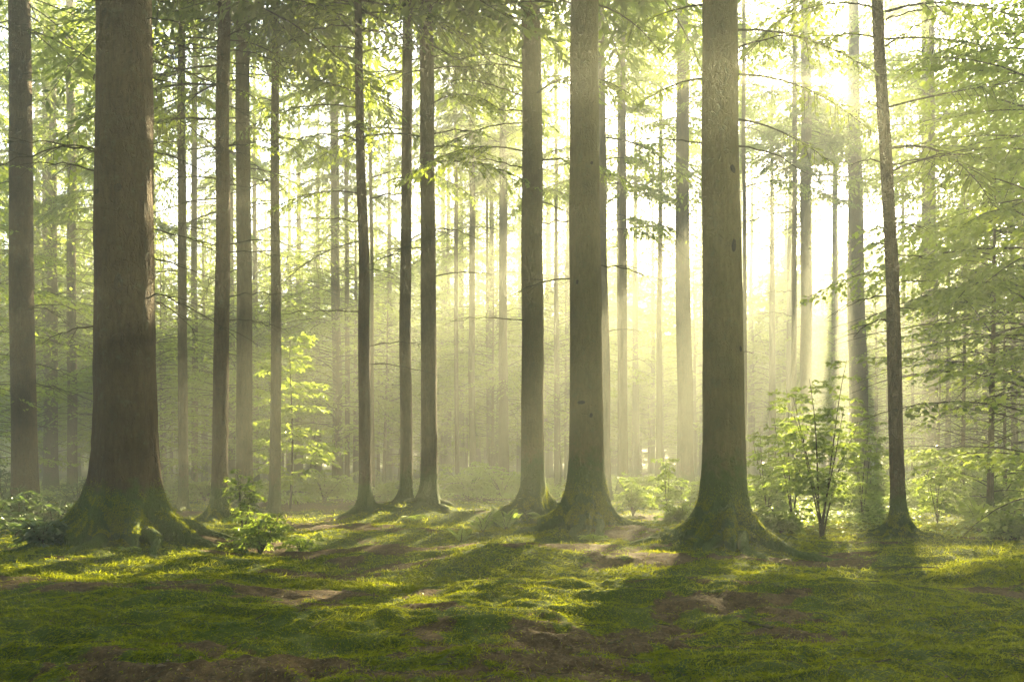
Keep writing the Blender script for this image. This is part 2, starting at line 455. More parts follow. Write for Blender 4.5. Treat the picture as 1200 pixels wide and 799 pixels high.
def conifer_crown(seed, H=10.0, L0=3.0, n=70, dens=1.0):
    r = np.random.default_rng(seed); g = Geo()
    for k in range(n):
        t = (k + r.random()) / n
        z = H * t
        L = (L0 * (1 - t) ** 0.75 + 0.35) * r.uniform(.6, 1.15)
        spray(g, r, np.array([0, 0, z]), r.uniform(0, 6.283), L, r.uniform(-.05, .25) + .25 * t, r.uniform(.25, .55), tw=.42, tstep=.17, lstep=.055,
              ll=.18, lw=.055, wood=.011 * L / 3 + .004, start=.22, tilt=.3, density=.85 * dens)
    return g.mesh("conifer_crown", [M_TWIG, M_NEEDLE])

def beech_crown(seed, H=7.0, L0=2.6, n=46, ll=.12, lw=.07, mats=None, dens=1.0, lstep=.085, tstep=.17):
    r = np.random.default_rng(seed); g = Geo()
    for k in range(n):
        t = (k + r.random()) / n
        z = H * t
        L = L0 * (math.sin(math.pi * min(1, t * .85 + .18)) ** .7) * r.uniform(.6, 1.15) + .25
        spray(g, r, np.array([0, 0, z]), r.uniform(0, 6.283), L, r.uniform(.1, .5), r.uniform(.2, .45), tw=.48, tstep=tstep, lstep=lstep,
              ll=ll, lw=lw, wood=.010 * L / 2.5 + .003, start=.25, tilt=.35, tri=.2, density=dens, leafang=50)
    return g.mesh("broadleaf_crown", mats or [M_TWIG, M_BEECH])

CONE = [conifer_crown(100 + i, 10, [2.9, 2.5, 3.3, 2.7][i], [86, 72, 92, 64][i]) for i in range(4)]
NB = [beech_crown(260 + i, 7, [2.6, 2.9][i], [60, 66][i], .095, .06, None, .9, .055, .13) for i in range(2)]
BCR = [beech_crown(200 + i, 7, [2.8, 2.4, 3.2][i], [96, 78, 106][i]) for i in range(3)]

# ------------------------------------------------------------------ trunks
def trunk_mesh(seed, prof, lean, H, seg=28, lobes=None, rough=0.0, mat=None, hero=False, knots=0):
    """prof(z) radius; lean (dx,dy per m); lobes: list of (angle, reach, width)"""
    r = np.random.default_rng(seed)
    if hero:
        zs = np.concatenate([np.linspace(-.25, .0, 4), np.linspace(.02, .5, 26), np.linspace(.54, 1.4, 26), np.linspace(1.46, 9, 130), np.linspace(9.2, H, 22)])
    else:
        zs = np.concatenate([np.linspace(-.2, 0, 2), np.linspace(.06, .6, 9), np.linspace(.75, H, 40)])
    th = np.arange(seg) / seg * 2 * math.pi
    Z, T = np.meshgrid(zs, th, indexing='ij')
    Rr = prof(Z)
    r0 = float(prof(np.array([0.5]))[0])
    zc = np.maximum(Z, 0)
    Rr = Rr * (1 + 0.28 * np.exp(-zc / (1.2 * r0 + .15)))
    Rr = Rr * (1 + .035 * np.sin(2 * T + r.uniform(0, 6)) * np.exp(-zc / 6) + .02 * np.sin(3 * T + zc * .4 + r.uniform(0, 6)))
    for a, reach, wd in (lobes or []):
        dT = np.abs((T - a - 0.25 * np.sin(zc * 2 + a) + math.pi) % (2 * math.pi) - math.pi)
        wide = wd * (0.45 + .7 * np.clip(zc / (2.2 * r0 + .3), 0, 1))
        gsh = np.exp(-(dT / wide) ** 2)
        Rr = Rr + gsh * reach * (0.17 * np.exp(-zc / (1.3 * r0 + .12)) + .85 * np.exp(-zc / (0.42 * r0 + .06)))
    if rough > 0:
        # bark relief: long vertical ridges low down, fine relief higher up
        n1 = fbm(T / (2 * math.pi) * 34 + .6 * vnoise(T * 3, Z * 3, seed), Z * 2.2, seed, 3)
        n1 = n1 * 1.0
        Rr = Rr + rough * (n1 - .5) * (0.5 + 1.8 * np.exp(-zc / 0.9))
        wrap = fbm(np.cos(T) * 1.7 + 5, np.sin(T) * 1.7 + Z * .55, seed + 5, 3)
        Rr = Rr + rough * 1.2 * (wrap - .5)
    kl = []
    for _ in range(knots):
        kz = r.uniform(1.2, 8.5); ka = r.uniform(math.pi, 2 * math.pi); ks = r.uniform(.035, .07); kl.append((kz, ka))
        dT = np.abs((T - ka + math.pi) % (2 * math.pi) - math.pi) * r0; dz = Z - kz
        q = np.sqrt(dT ** 2 + (dz * .8) ** 2) / ks
        Rr = Rr + ks * .55 * (np.exp(-q ** 2) - .9 * np.exp(-(q * 2.2) ** 2))
    wob = (fbm(Z * .25, Z * 0 + seed, 5, 2) - .5)
    wobs = .10 * np.clip(Z / 4, 0, 1)
    X = Rr * np.cos(T) + lean[0] * Z + wob * wobs
    Y = Rr * np.sin(T) + lean[1] * Z
    Zv = Z.copy()
    V = np.stack([X, Y, Zv], -1).reshape(-1, 3)
    n = len(zs)
    i = np.arange(n - 1)[:, None] * seg; j = np.arange(seg)[None, :]; k = (np.arange(seg) + 1)[None, :] % seg
    Fq = np.stack([i + j, i + k, i + seg + k, i + seg + j], -1).reshape(-1, 4)
    return mesh_np("trunk", V, [Fq], [mat])

def make_profile(r1, z1, r2, z2, H):
    pz = [0, z1, z2, H * 1.0]; pr = [r1 * 1.05, r1, r2, .03]
    if z2 > H - 2: pz = [0, z1, H]; pr = [r1 * 1.05, r1, r1 + (r2 - r1) * (H - z1) / (z2 - z1)]; pr[-1] = max(.03, pr[-1] * .6)
    return lambda z: np.interp(z, pz, pr)

def dead_branch(seed, r0, L, az, twigs=5, leaf=None, sag=None, rad=.013, rise=None):
    """a bare drooping branch starting in the trunk surface"""
    r = np.random.default_rng(seed); g = Geo()
    d = np.array([math.cos(az), math.sin(az), 0.0]); s_ = np.array([-d[1], d[0], 0.0])
    rise = r.uniform(-.1, .35) if rise is None else rise; sag = r.uniform(.1, .45) if sag is None else sag
    cu = r.uniform(-.3, .3)
    t = np.linspace(0, 1, 12)
    pts = d * (r0 * .8 + L * t[:, None]) + s_ * cu * L * (t ** 2)[:, None] + np.array([0, 0, 1.]) * ((rise * t - sag * t * t) * L)[:, None]
    pts += r.normal(0, .012 * L, pts.shape) * (t > .05)[:, None]
    g.tube(pts, rad * (1 - .85 * t) + .0018, 6, 0)
    for _ in range(twigs):
        k = r.integers(3, 11); p0 = pts[k]
        a = az + r.choice([-1, 1]) * r.uniform(.4, 1.1); dd = np.array([math.cos(a), math.sin(a), r.uniform(-.6, .25)])
        q = np.linspace(0, 1, 5); tl = L * r.uniform(.15, .4)
        tp = p0 + dd * tl * q[:, None] + np.array([0, 0, -.25]) * (tl * q * q)[:, None]
        g.tube(tp, rad * .4 * (1 - .7 * q) + .0012, 4, 0)
    return g.mesh("branch", [M_TWIG]), pts

used_px = []
hero_objs = []
def add_roots(root, i, lobes, r0):
    r = np.random.default_rng(500 + i)
    for a, reach, wd in lobes:
        g = Geo(); n = 16; t = np.linspace(0, 1, n)
        L = reach * r.uniform(.9, 1.4) + .2 + 1.6 * r0
        st = r0 * 1.05 + reach * .3
        w_ = r.uniform(-.35, .35)
        ang = a + w_ * t * t + .08 * np.sin(t * 7 + i)
        rr = st + L * t
        x = rr * np.cos(ang); y = rr * np.sin(ang)
        gx, gy, gz = root.location
        zg = ground_z(x + gx, y + gy) - gz
        rad = (wd * r0 * .75 + .03) * (1 - t ** 1.5) * (1 + .25 * np.sin(t * 9 + i)) + .008
        z = zg + rad * .3 + .05 * (1 - t) ** 2 * r0 / .3 - .05 * t ** 2
        V0 = np.stack([x, y, z], -1)
        g.tube(V0, rad, 10, 0)
        link("root", g.mesh("root", [root['_m']]), root)

for i, (nm, lab, xb, yb, xt, w1, w2, kind) in enumerate(TREES):
    D = dist(yb)
    base = P(xb, D)
    gz = float(ground_z(base[0], base[1]))
    if i not in HERO: pass
    z1 = EYE + (HOR - 430) / F * D; z2 = EYE + HOR / F * D
    H = max(19.5, min(22.6, z2 + 3)) + (i % 3) * .6
    r1 = w1 / F * D / 2; r2 = w2 / F * D / 2
    prof = make_profile(r1, z1, r2, z2, H)
    lean = ((xt - xb) / F * D / z2, 0)
    hero = i in HERO
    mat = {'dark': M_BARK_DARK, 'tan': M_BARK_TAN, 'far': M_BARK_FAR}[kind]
    root = thing(nm, lab, "tree", (base[0], base[1], gz + (.07 if i in (0, 1, 2, 3, 4, 22) else -.02)))
    root['_m'] = mat
    rr = np.random.default_rng(i + 40)
    nl = {0: 8, 1: 7, 2: 8, 3: 7}.get(i, 5)
    ph = rr.uniform(0, 6.28)
    lobes = [(ph + k * 6.283 / nl + rr.uniform(-.22, .22), r1 * rr.uniform(1.0, 2.3) * (1.0 if hero else .8), rr.uniform(.2, .34)) for k in range(nl)]
    if i == 0: lobes = [(a, min(q, .52) * 1.0, w_ * .8) for a, q, w_ in lobes]
    if i == 3: lobes = [(a, q * 1.6, w_) for a, q, w_ in lobes]
    me = trunk_mesh(i + 1, prof, lean, H, {True: 176 if i in (0, 1, 2) else 72, False: 24}[hero], lobes,
                    {0: .042, 1: .014, 2: .02, 3: .014}.get(i, .008 if hero else 0), mat, hero, {0: 9, 1: 5, 2: 5, 3: 5, 4: 6}.get(i, 0))
    link("trunk", me, root)
    if hero: add_roots(root, i, lobes, r1)
    del root['_m']
    # crown of the tree: above the frame for the near ones
    zc = {True: max(z2 * .93, 9.5), False: 9.5 + (i % 4) * 1.2}[D < 24]
    if D >= 24: zc = 11.0 + (i % 4) * 1.1
    big = min(1.15, .62 + r1 * 1.3)
    src = CONE[i % 4] if (nm != "beech_tree" or i % 2) else BCR[i % 3]
    cr = link("crown", src, root, (lean[0] * zc, 0, zc))
    hh = 10 if src in CONE else 7
    big *= 1.6 if D < 20 else 1.15
    cr.scale = (big, big, (H - zc) / hh)
    cr.rotation_euler = (0, 0, rr.uniform(0, 6.28))
    # dead branches, each its own part
    nb = {0: 9, 1: 3, 2: 3, 3: 8, 4: 22, 22: 8, 14: 12, 16: 7, 17: 7, 10: 10, 8: 9, 5: 8}.get(i, 6 if w1 > 6 else 5)
    vis_lo = EYE + (HOR - 470) / F * D; vis_hi = min(z2 * 1.02, H - 2)
    for k in range(nb):
        z = vis_lo + (vis_hi - vis_lo) * (rr.random() ** .7)
        az = rr.choice([0, math.pi]) + rr.normal(0, .55)
        L = rr.uniform(.5, 1.5) * min(1.5, .75 + D / 40) * (1.3 if i == 0 else 1)
        bm_, _ = dead_branch(1000 + i * 50 + k, float(prof(z)), L, az, int(rr.integers(2, 6)), rad=.009 + .00025 * D)
        link("branch", bm_, root, (lean[0] * z, 0, z))
    used_px.append((xb, D))

# ------------------------------------------------------------------ openings in the canopy
# Where the stand lets the low sun through, the crowns have gaps. Each gap runs along the sun's direction, and is
# laid out by the spot of forest floor it lights.
OPEN = []     # (x, y, sx, sy, strength)
for px, py, sx, sy, st in [(560, 722, 1.4, .5, 2.2), (650, 703, 1.1, .4, 1.9), (700, 700, .9, .3, .8), (470, 742, .6, .2, 1.0), (110, 668, 1.5, .6, 2.0), (40, 680, .8, .3, .8), (330, 672, 1.0, .35, .9), (970, 668, 1.5, .7, 2.0), (850, 700, .6, .25, .9),
                           (620, 655, 1.6, .9, 1.8), (760, 655, .9, .6, 1.0), (450, 640, 2.2, 1.2, 2.0), (520, 612, 4.0, 2.4, 1.6), (1130, 690, .7, .25, .8), (1180, 655, .6, .5, .9), (700, 600, 3, 3, 1.2), (380, 610, 2.5, 2.0, 1.1),
                           (900, 600, 3, 2, 1.0), (250, 650, .6, .5, 1.0), (965, 600, 2, 3, 1.0), (1100, 600, 2, 3, .8), (640, 770, .4, .12, .8), (300, 770, .4, .12, .6)]:
    D = dist(py); OPEN.append(((px - 600) / F * D, D, sx, sy, st))
for q in [(3.8, 10.5, 1.4, 1.5, 1.3), (4.2, 12.5, 1.2, 1.2, 1.2), (-8, 5.2, .5, 2.5, 1.6), (-9.3, 2.5, .5, 2.5, 1.2), (-1.3, 7.6, .45, 1.6, 1.5), (-3.0, 3.2, .5, 2.0, .8), (.5, 5.4, .45, 1.6, 1.5), (-2.0, -1.2, .5, 2.0, .7),
          (-7.3, 17, 1.3, 2.5, 1.3), (-8.8, 13, 1.3, 2.5, 1.3), (-3.7, 11, .8, 1.0, 1.3), (-4.5, 9.8, .7, .9, 1.0), (9, 14, 2.0, 3.0, 1.0), (8, 18, 3, 3, .9), (6.5, 6.5, 1.0, 2.0, .9), (9, 8, 1.0, 2.5, .9), (-7.2, 12.3, 1.5, 1.0, .9)]:
    OPEN.append(q)
def opening(x, y, z, spots_only=False):
    """> 0 where the line from this point away from the sun meets a lit spot of floor"""
    t = z / math.tan(SUN_EL)
    gx = x - math.sin(SUN_AZ) * t; gy = y - math.cos(SUN_AZ) * t
    n = fbm(gx * .42 + 7, gy * .42 + 3, 301, 3)
    v = (n - .5) * 5.5 + np.interp(gy, [-12, 0, 6.5, 8.5, 11, 16, 30, 42, 60], [-1.4, -1.5, -1.3, -.1, .9, 1.0, .5, -.4, -1.0])
    if spots_only: v = v * 0
    for ox, oy, sx, sy, st in OPEN:
        v = v + st * 1.3 * np.exp(-((gx - ox) / sx) ** 2 - ((gy - oy) / sy) ** 2)
    return v
def trunk_blocks(x, y, h=15):
    z = np.linspace(.5, h, 60)
    return bool((opening(np.full(60, x), np.full(60, y), z, True) > .8).sum() > 1)

# ------------------------------------------------------------------ background trees, labelled by the gap they stand in
MARKS = [(-200, "left edge"), (30, "leftmost dark trunk"), (143, "widest brown trunk"), (257, "slim twiggy dark trunk"), (340, "small yellow-green sapling"),
         (425, "slender lit-edged trunk"), (490, "close pair"), (625, "greyish tan trunk"), (685, "thick smooth trunk"), (803, "grey sunbeam trunk"), (848, "moss-footed trunk"),
         (940, "hazy pair"), (1005, "wide glowing trunk"), (1045, "leaning dark trunk"), (1088, "brownish thicket trunk"), (1400, "right edge")]
ORD = ["first", "second", "third", "fourth", "fifth", "sixth", "seventh", "eighth", "ninth", "tenth", "eleventh", "twelfth", "thirteenth", "fourteenth", "fifteenth", "sixteenth", "seventeenth", "eighteenth", "nineteenth", "twentieth", "twenty-first", "twenty-second", "twenty-third", "twenty-fourth", "twenty-fifth", "twenty-sixth", "twenty-seventh", "twenty-eighth", "twenty-ninth", "thirtieth", "thirty-first", "thirty-second", "thirty-third", "thirty-fourth", "thirty-fifth"]
def gap_of(px):
    for a in range(len(MARKS) - 1):
        if MARKS[a][0] <= px < MARKS[a + 1][0]: return a
    return 0 if px < MARKS[0][0] else len(MARKS) - 2

def finish_labels(items, phrase, group):
    """items: (px, object); a label by kind, gap and order from the left"""
    by = {}
    for px, o in items: by.setdefault(gap_of(px), []).append((px, o))
    for gp, lst in by.items():
        lst.sort(key=lambda q: q[0])
        a, b = MARKS[gp][1], MARKS[gp + 1][1]
        for k, (px, o) in enumerate(lst):
            if len(lst) == 1: t = f"only {phrase[0]} between {a} and {b}"
            else: t = f"{ORD[min(k, 34)]} from left, {phrase[1]} between {a} and {b}"
            o["label"] = t; o["group"] = group

bg_con = []; bg_bro = []; bg_tall = []
def lb_proto(seed, L):
    r = np.random.default_rng(seed); g = Geo()
    spray(g, r, np.zeros(3), 0.0, L, r.uniform(0, .35), r.uniform(.3, .55), tw=.48, tstep=.13, lstep=.06, ll=.125, lw=.06, tri=.5, wood=.018, start=.25, fancy=False, woody_twigs=True, tilt=.4, leafang=48)
    V = np.concatenate(g.V); Fc = np.concatenate(g.F); M = np.concatenate(g.M)
    return mesh_np("branch", V, [Fc[M == 0]], [M_TWIG]), mesh_np("foliage", V, [Fc[M == 1]], [M_BEECH])
LBP = [lb_proto(700 + k, 1.7 + .3 * k) for k in range(5)]
rlb = np.random.default_rng(71)
for i, t in enumerate(TREES):
    if i in (0, 2, 1, 5): continue
    D = dist(t[3]); rt = [o for o in C.objects if o.get("label") == t[1]][0]
    z2 = EYE + HOR / F * D; lean = (t[4] - t[2]) / F * D / z2
    n = 5 if D < 24 else 9
    if t[5] < 6: n = 5
    for k in range(n):
        py = rlb.uniform(-40, 300 if D > 24 else 210); z = EYE + (HOR - py) / F * D
        if z > 19: continue
        r1 = (t[5] + (t[6] - t[5]) * (430 - py) / 430) / F * D / 2
        az = (0 if rlb.random() < .5 else math.pi) + rlb.normal(0, .6)
        w_, f_ = LBP[rlb.integers(5)]
        b = link("branch", w_, rt, (lean * z + math.cos(az) * r1 * .8, math.sin(az) * r1 * .8, z)); b.rotation_euler = (0, 0, az)
        sc = rlb.uniform(.7, 1.25) * (1.0 if D < 24 else 1.3); b.scale = (sc,) * 3
        link("foliage", f_, b)
rb = np.random.default_rng(77)
trunk_bg = []
for k in range(4):
    pr = lambda z, k=k: np.interp(z, [0, 1, 24], [.17 + .03 * k, .15 + .03 * k, .03])
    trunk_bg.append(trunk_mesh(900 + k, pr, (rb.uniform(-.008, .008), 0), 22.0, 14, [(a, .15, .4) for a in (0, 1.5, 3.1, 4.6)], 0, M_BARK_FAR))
dead_bg = [dead_branch(2000 + k, .16, 1.0 + .3 * k, k * 1.57 + .4, 4, rad=.02)[0] for k in range(4)]
pts = []
tries = 0
def sun_lane(x, y, r):
    """thin the stand where its crowns would cut the low sun off from the clearing"""
    p = abs(x * math.cos(SUN_AZ) - (y - 18) * math.sin(SUN_AZ))
    return (p < 13 and y > 26 and r.random() > .16) or (p < 24 and r.random() > .6)
def sun_gap(px, D):
    """keep low crowns out of the three bright openings of the photograph"""
    return (700 < px < 775 and D < 60) or (915 < px < 1000 and D < 55) or (1020 < px < 1075 and D < 60)
while len(pts) < 95 and tries < 6000:
    tries += 1
    D = 24 + 76 * rb.random() ** .8
    px = rb.uniform(-60, 1260)
    if sun_gap(px, D): continue
    x = (px - 600) / F * D
    if sun_lane(x, D, rb) or trunk_blocks(x, D): continue
    if any((x - a) ** 2 + (D - b) ** 2 < (3.0 + D * .02) ** 2 for a, b, _ in pts): continue
    if any(abs(px - q) < 9 and D > dq for q, dq in used_px) or any(((q - 600) / F * dq - x) ** 2 + (dq - D) ** 2 < 4 for q, dq in used_px): continue
    pts.append((x, D, px))
for k, (x, D, px) in enumerate(pts):
    o = thing("spruce_tree", "", "tree", (x, D, float(ground_z(x, D)) - .05), rb.uniform(0, 6.28), scale=rb.uniform(.85, 1.08))
    link("trunk", trunk_bg[k % 4], o)
    zc = rb.uniform(3.0, 7.5) if D > 38 else rb.uniform(5.5, 9)
    c = link("crown", CONE[rb.integers(4)], o, (0, 0, zc)); c.scale = (1.05, 1.05, (22.4 - zc) / 10)
    for q in range(2):
        b = link("branch", dead_bg[(q * 2 + k) % 4], o, (0, 0, rb.uniform(2, zc))); b.rotation_euler = (0, 0, rb.uniform(0, 6.28))
    bg_con.append((px, o))

trunk_br = []
for k in range(3):
    pr = lambda z, k=k: np.interp(z, [0, 1, 9], [.07 + .015 * k, .06 + .015 * k, .01])
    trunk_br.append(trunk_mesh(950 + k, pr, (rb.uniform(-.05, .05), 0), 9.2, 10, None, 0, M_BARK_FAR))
BSPOTS = []
for _ in range(4000):
    if len(BSPOTS) >= 105: break
    D = 24 + 50 * rb.random() ** .9; px = rb.uniform(-60, 1260)
    if sun_gap(px, D) and rb.random() < .85: continue
    if 500 < px < 900 and rb.random() < .45: continue
    x = (px - 600) / F * D
    if any((x - a) ** 2 + (D - b) ** 2 < 7 for a, b, _ in BSPOTS) or trunk_blocks(x, D, 7): continue
    BSPOTS.append((x, D, px))
for k, (x, D, px) in enumerate(BSPOTS):
    o = thing("young_beech", "", "tree", (x, D, float(ground_z(x, D)) - .05), rb.uniform(0, 6.28), scale=rb.uniform(.85, 1.5))
    link("trunk", trunk_br[k % 3], o)
    c = link("crown", BCR[rb.integers(3)], o, (0, 0, 1.2 + rb.random())); c.scale = (1, 1, 1.02)
    bg_bro.append((px, o))
# taller beeches whose crowns fill the upper right
for k, (px, D, sc, low) in enumerate([(772, 37, 1.15, 290), (868, 46, 1.4, 250), (905, 45, 1.5, 300), (978, 54, 1.6, 240), (1060, 46, 1.5, 330), (835, 52, 1.6, 330), (1000, 56, 1.8, 300), (925, 50, 1.4, 190),
                                      (640, 50, 1.5, 330), (690, 60, 1.8, 380), (540, 46, 1.5, 260), (1130, 42, 1.5, 350), (1095, 28, 1.1, 260), (730, 30, .8, 110), (590, 33, 1.0, 170), (800, 64, 1.9, 380), (950, 68, 2.0, 380)]):
    b0 = P(px, D); zc = EYE + (HOR - low) / F * D
    o = thing("beech_tree", "", "tree", (b0[0], b0[1], float(ground_z(b0[0], b0[1])) - .05), k * 2.3)
    link("trunk", trunk_bg[k % 4], o)
    c = link("crown", BCR[k % 3], o, (0, 0, zc)); c.scale = (sc, sc, max(.3, min(1.3 * sc, (22.4 - zc) / 7)))
    bg_tall.append((px, o))
for k, (px, D, zc, sc) in enumerate([(470, 44, 3, 1.3), (520, 52, 4, 1.5), (575, 42, 5, 1.2), (610, 56, 3, 1.6), (665, 44, 6, 1.2), (700, 54, 4, 1.5), (745, 47, 7, 1.3), (830, 46, 8, 1.3), (905, 58, 5, 1.6), (980, 50, 6, 1.4), (1040, 58, 4, 1.6), (350, 46, 4, 1.4), (300, 38, 5, 1.1), (180, 42, 4, 1.3), (90, 50, 4, 1.5), (880, 56, 3, 1.7), (945, 64, 2, 1.8), (765, 58, 3, 1.7), (815, 68, 2, 1.9), (1010, 68, 2, 1.9), (682, 64, 2, 1.8), (722, 70, 2, 1.9), (860, 74, 2, 2.0), (560, 62, 3, 1.7), (965, 78, 2, 2.0)]):
    b0 = P(px, D)
    o = thing("beech_tree", "", "tree", (b0[0], b0[1], float(ground_z(b0[0], b0[1])) - .05), k * 1.9)
    link("trunk", trunk_bg[k % 4], o)
    c = link("crown", NB[k % 2], o, (0, 0, zc)); c.scale = (sc, sc, (19 - zc) / 7)
    bg_tall.append((px, o))
for k in range(44):
    px = 400 + 720 * (k + rb.random()) / 44; D = rb.uniform(58, 116)
    b0 = P(px, D)
    o = thing("beech_tree", "", "tree", (b0[0], b0[1], float(ground_z(b0[0], b0[1])) - .05), k * 1.9)
    link("trunk", trunk_bg[k % 4], o)
    c = link("crown", BCR[k % 3], o, (0, 0, rb.uniform(1.5, 6))); sc = rb.uniform(1.7, 2.3); c.scale = (sc, sc, 15.5 / 7)
    bg_tall.append((px, o))
finish_labels(bg_tall, ("tall beech with high crown", "tall beeches"), "tall background beeches")
finish_labels(bg_con, ("faint far conifer", "faint conifers"), "hazy background conifers")
finish_labels(bg_bro, ("low leafy beech", "low beeches"), "young beeches in the haze")


# a far belt of low beeches closes the view below the crowns
for k in range(74):
    px = -70 + 1340 * (k + rb.random()) / 74
    D = rb.uniform(62, 118)
    x = (px - 600) / F * D
    o = thing("young_beech", "", "tree", (x, D, float(ground_z(x, D)) - .05), rb.uniform(0, 6.28), scale=rb.uniform(1.1, 1.5) if D < 80 else rb.uniform(1.5, 2.1))
    link("trunk", trunk_br[k % 3], o)
    c = link("crown", BCR[rb.integers(3)], o, (0, 0, .25)); c.scale = (1.25, 1.25, 1.15)
    bg_bro.append((px, o))
for k in range(36):
    px = -60 + 1320 * (k + rb.random()) / 36
    D = rb.uniform(122, 155); x = (px - 600) / F * D
    o = thing("young_beech", "", "tree", (x, D, float(ground_z(x, D)) - .05), rb.uniform(0, 6.28), scale=rb.uniform(2.0, 2.5))
    link("trunk", trunk_br[k % 3], o)
    c = link("crown", BCR[rb.integers(3)], o, (0, 0, .1)); c.scale = (1.3, 1.3, 1.1)
    bg_bro.append((px, o))
# unseen spruces added beside and behind the viewer to shade the clearing
for k, (x, y) in enumerate([(-14, 6), (14, 5), (-19, 11), (-6.5, 2.5), (6.5, 2), (0.5, -4), (-11, 9.5 - 6), (11, 9 - 6), (-6, -5), (6, -6), (0, -11), (-12, -2), (12.5, -1), (-9, -14), (9, -15), (-17, 3), (17, 5), (-1, -20), (15, -10), (-16, -10)]):
    o = thing("spruce_tree", "tall unseen spruce beside or behind the viewer, added to shade the clearing", "tree", (x, y, float(ground_z(x, y)) - .05), k * 1.1, "unseen shade spruces added around the viewer")
    link("trunk", trunk_bg[k % 4], o)
    c = link("crown", CONE[k % 4], o, (0, 0, 8.2)); c.scale = (1.9, 1.9, 1.38)

# ------------------------------------------------------------------ leafy branches on the near trees
TREE_ROOT = {}
for o in C.objects:
    if o.get("category") == "tree":
        for i, t in enumerate(TREES):
            if o["label"] == t[1]: TREE_ROOT[i] = o

def leafy_branch(i, py, left, L, rise, droop, seed, start=.35, ll=.085, lw=.045, mat=None, daz=0.0, tw=.42, rad=.016, lstep=.05, tstep=.12, tri=.5, bare=False):
    nm, lab, xb, yb, xt, w1, w2, kind = TREES[i]
    D = dist(yb); z = EYE + (HOR - py) / F * D
    r1 = (w1 + (w2 - w1) * (430 - py) / 430) / F * D / 2
    z2 = EYE + HOR / F * D; lean = (xt - xb) / F * D / z2
    az = (math.pi if left else 0) + daz
    r = np.random.default_rng(seed)
    d = np.array([math.cos(az), math.sin(az), 0])
    g = Geo(); spray(g, r, d * r1 * .85, az, L, rise, droop, tw=tw, tstep=tstep, lstep=lstep, ll=ll, lw=lw, tri=tri, wood=rad, start=start, fancy=True, woody_twigs=True, tilt=.4, leafang=48)
    # part: the wood; sub-part: its foliage
    V = np.concatenate(g.V); Fc = np.concatenate(g.F); M = np.concatenate(g.M)
    wood = mesh_np("branch", V, [Fc[M == 0]], [M_TWIG]); fol = mesh_np("foliage", V, [Fc[M == 1]], [mat or M_BEECH])
    b = link("branch", wood, TREE_ROOT[i], (lean * z, 0, z))
    link("foliage", fol, b)

LB = [ # tree, row, left?, length, rise, droop, start, daz
 (2, 52, 0, 2.0, .12, .38, .35, .1), (2, 106, 0, 1.9, -.05, .35, .4, -.15), (2, 155, 0, 1.5, .05, .45, .5, .3), (2, 110, 1, .95, -.05, .3, .35, .1), (2, 20, 1, .8, .1, .3, .4, -.3),
 (3, 215, 0, 1.35, .5, .35, .45, .1), (3, 140, 0, 2.2, .25, .2, .4, -.1), (3, 60, 0, 1.9, .2, .2, .3, .2), (3, 60, 1, 1.0, .2, .4, .4, .2),
 (4, 118, 0, .75, .1, .55, .3, .2), (4, 113, 1, .9, -.1, .5, .4, -.1), (4, 60, 0, 1.2, .2, .4, .3, .4), (4, 185, 0, 1.0, .0, .2, .5, -.2),
 (22, 95, 1, 1.7, .35, .35, .15, -.1), (22, 40, 1, 1.9, .3, .4, .15, .2), (22, 160, 1, 2.1, .0, .35, .35, .1), (22, 10, 1, 2.2, .1, .5, .15, -.3), (22, 30, 0, 1.3, .2, .3, .3, .3),
 (14, 70, 1, 2.0, .3, .45, .2, -.2), (14, 20, 1, 2.4, .1, .4, .2, .2), (14, 140, 1, 2.2, .2, .5, .35, .1), (14, 240, 1, 1.7, .1, .35, .3, .3), (14, 50, 0, 1.2, .2, .4, .3, .2),
 (17, 190, 0, 1.4, .2, .4, .35, .2), (17, 100, 0, 1.5, .2, .4, .35, -.1), (16, 170, 1, 1.3, .2, .4, .35, .1), (10, 90, 0, 1.6, .1, .4, .2, .2), (10, 30, 1, 1.5, .1, .4, .2, .2), (10, 200, 0, 1.3, .1, .4, .4, .5),
 (1, 20, 0, 1.6, .1, .4, .4, .5),
]
for k, (i, py, lf, L, ri, dr, st, da) in enumerate(LB):
    leafy_branch(i, py, lf, L, ri, dr, 3000 + k, st, daz=da, mat=M_NEEDLE if i in (22, 14) else M_BEECH)
for k, (i, py, lf, L, ri) in enumerate([(3, 275, 0, .55, .0), (3, 313, 0, .6, .0), (3, 345, 0, .55, .12), (3, 375, 0, .3, .05), (3, 300, 1, .4, .1), (0, 48, 0, .95, -.1), (0, 95, 0, 1.25, .05), (0, 114, 0, .7, -.05), (0, 195, 0, .6, .1), (0, 200, 0, .9, -.25),
                                         (4, 230, 0, .5, .0), (4, 192, 0, .45, .0), (4, 158, 0, .5, -.02), (2, 430, 0, .15, .1)]):
    nm, lab, xb, yb, xt, w1, w2, kind = TREES[i]; D = dist(yb); z = EYE + (HOR - py) / F * D
    r1 = (w1 + (w2 - w1) * (430 - py) / 430) / F * D / 2; lean = (xt - xb) / F * D / (EYE + HOR / F * D)
    bm_, _ = dead_branch(3300 + k, r1, L, (math.pi if lf else 0) + rng.normal(0, .15), 2 if L < .6 else 4, rise=ri, sag=.12, rad=.009)
    link("branch", bm_, TREE_ROOT[i], (lean * z, 0, z))

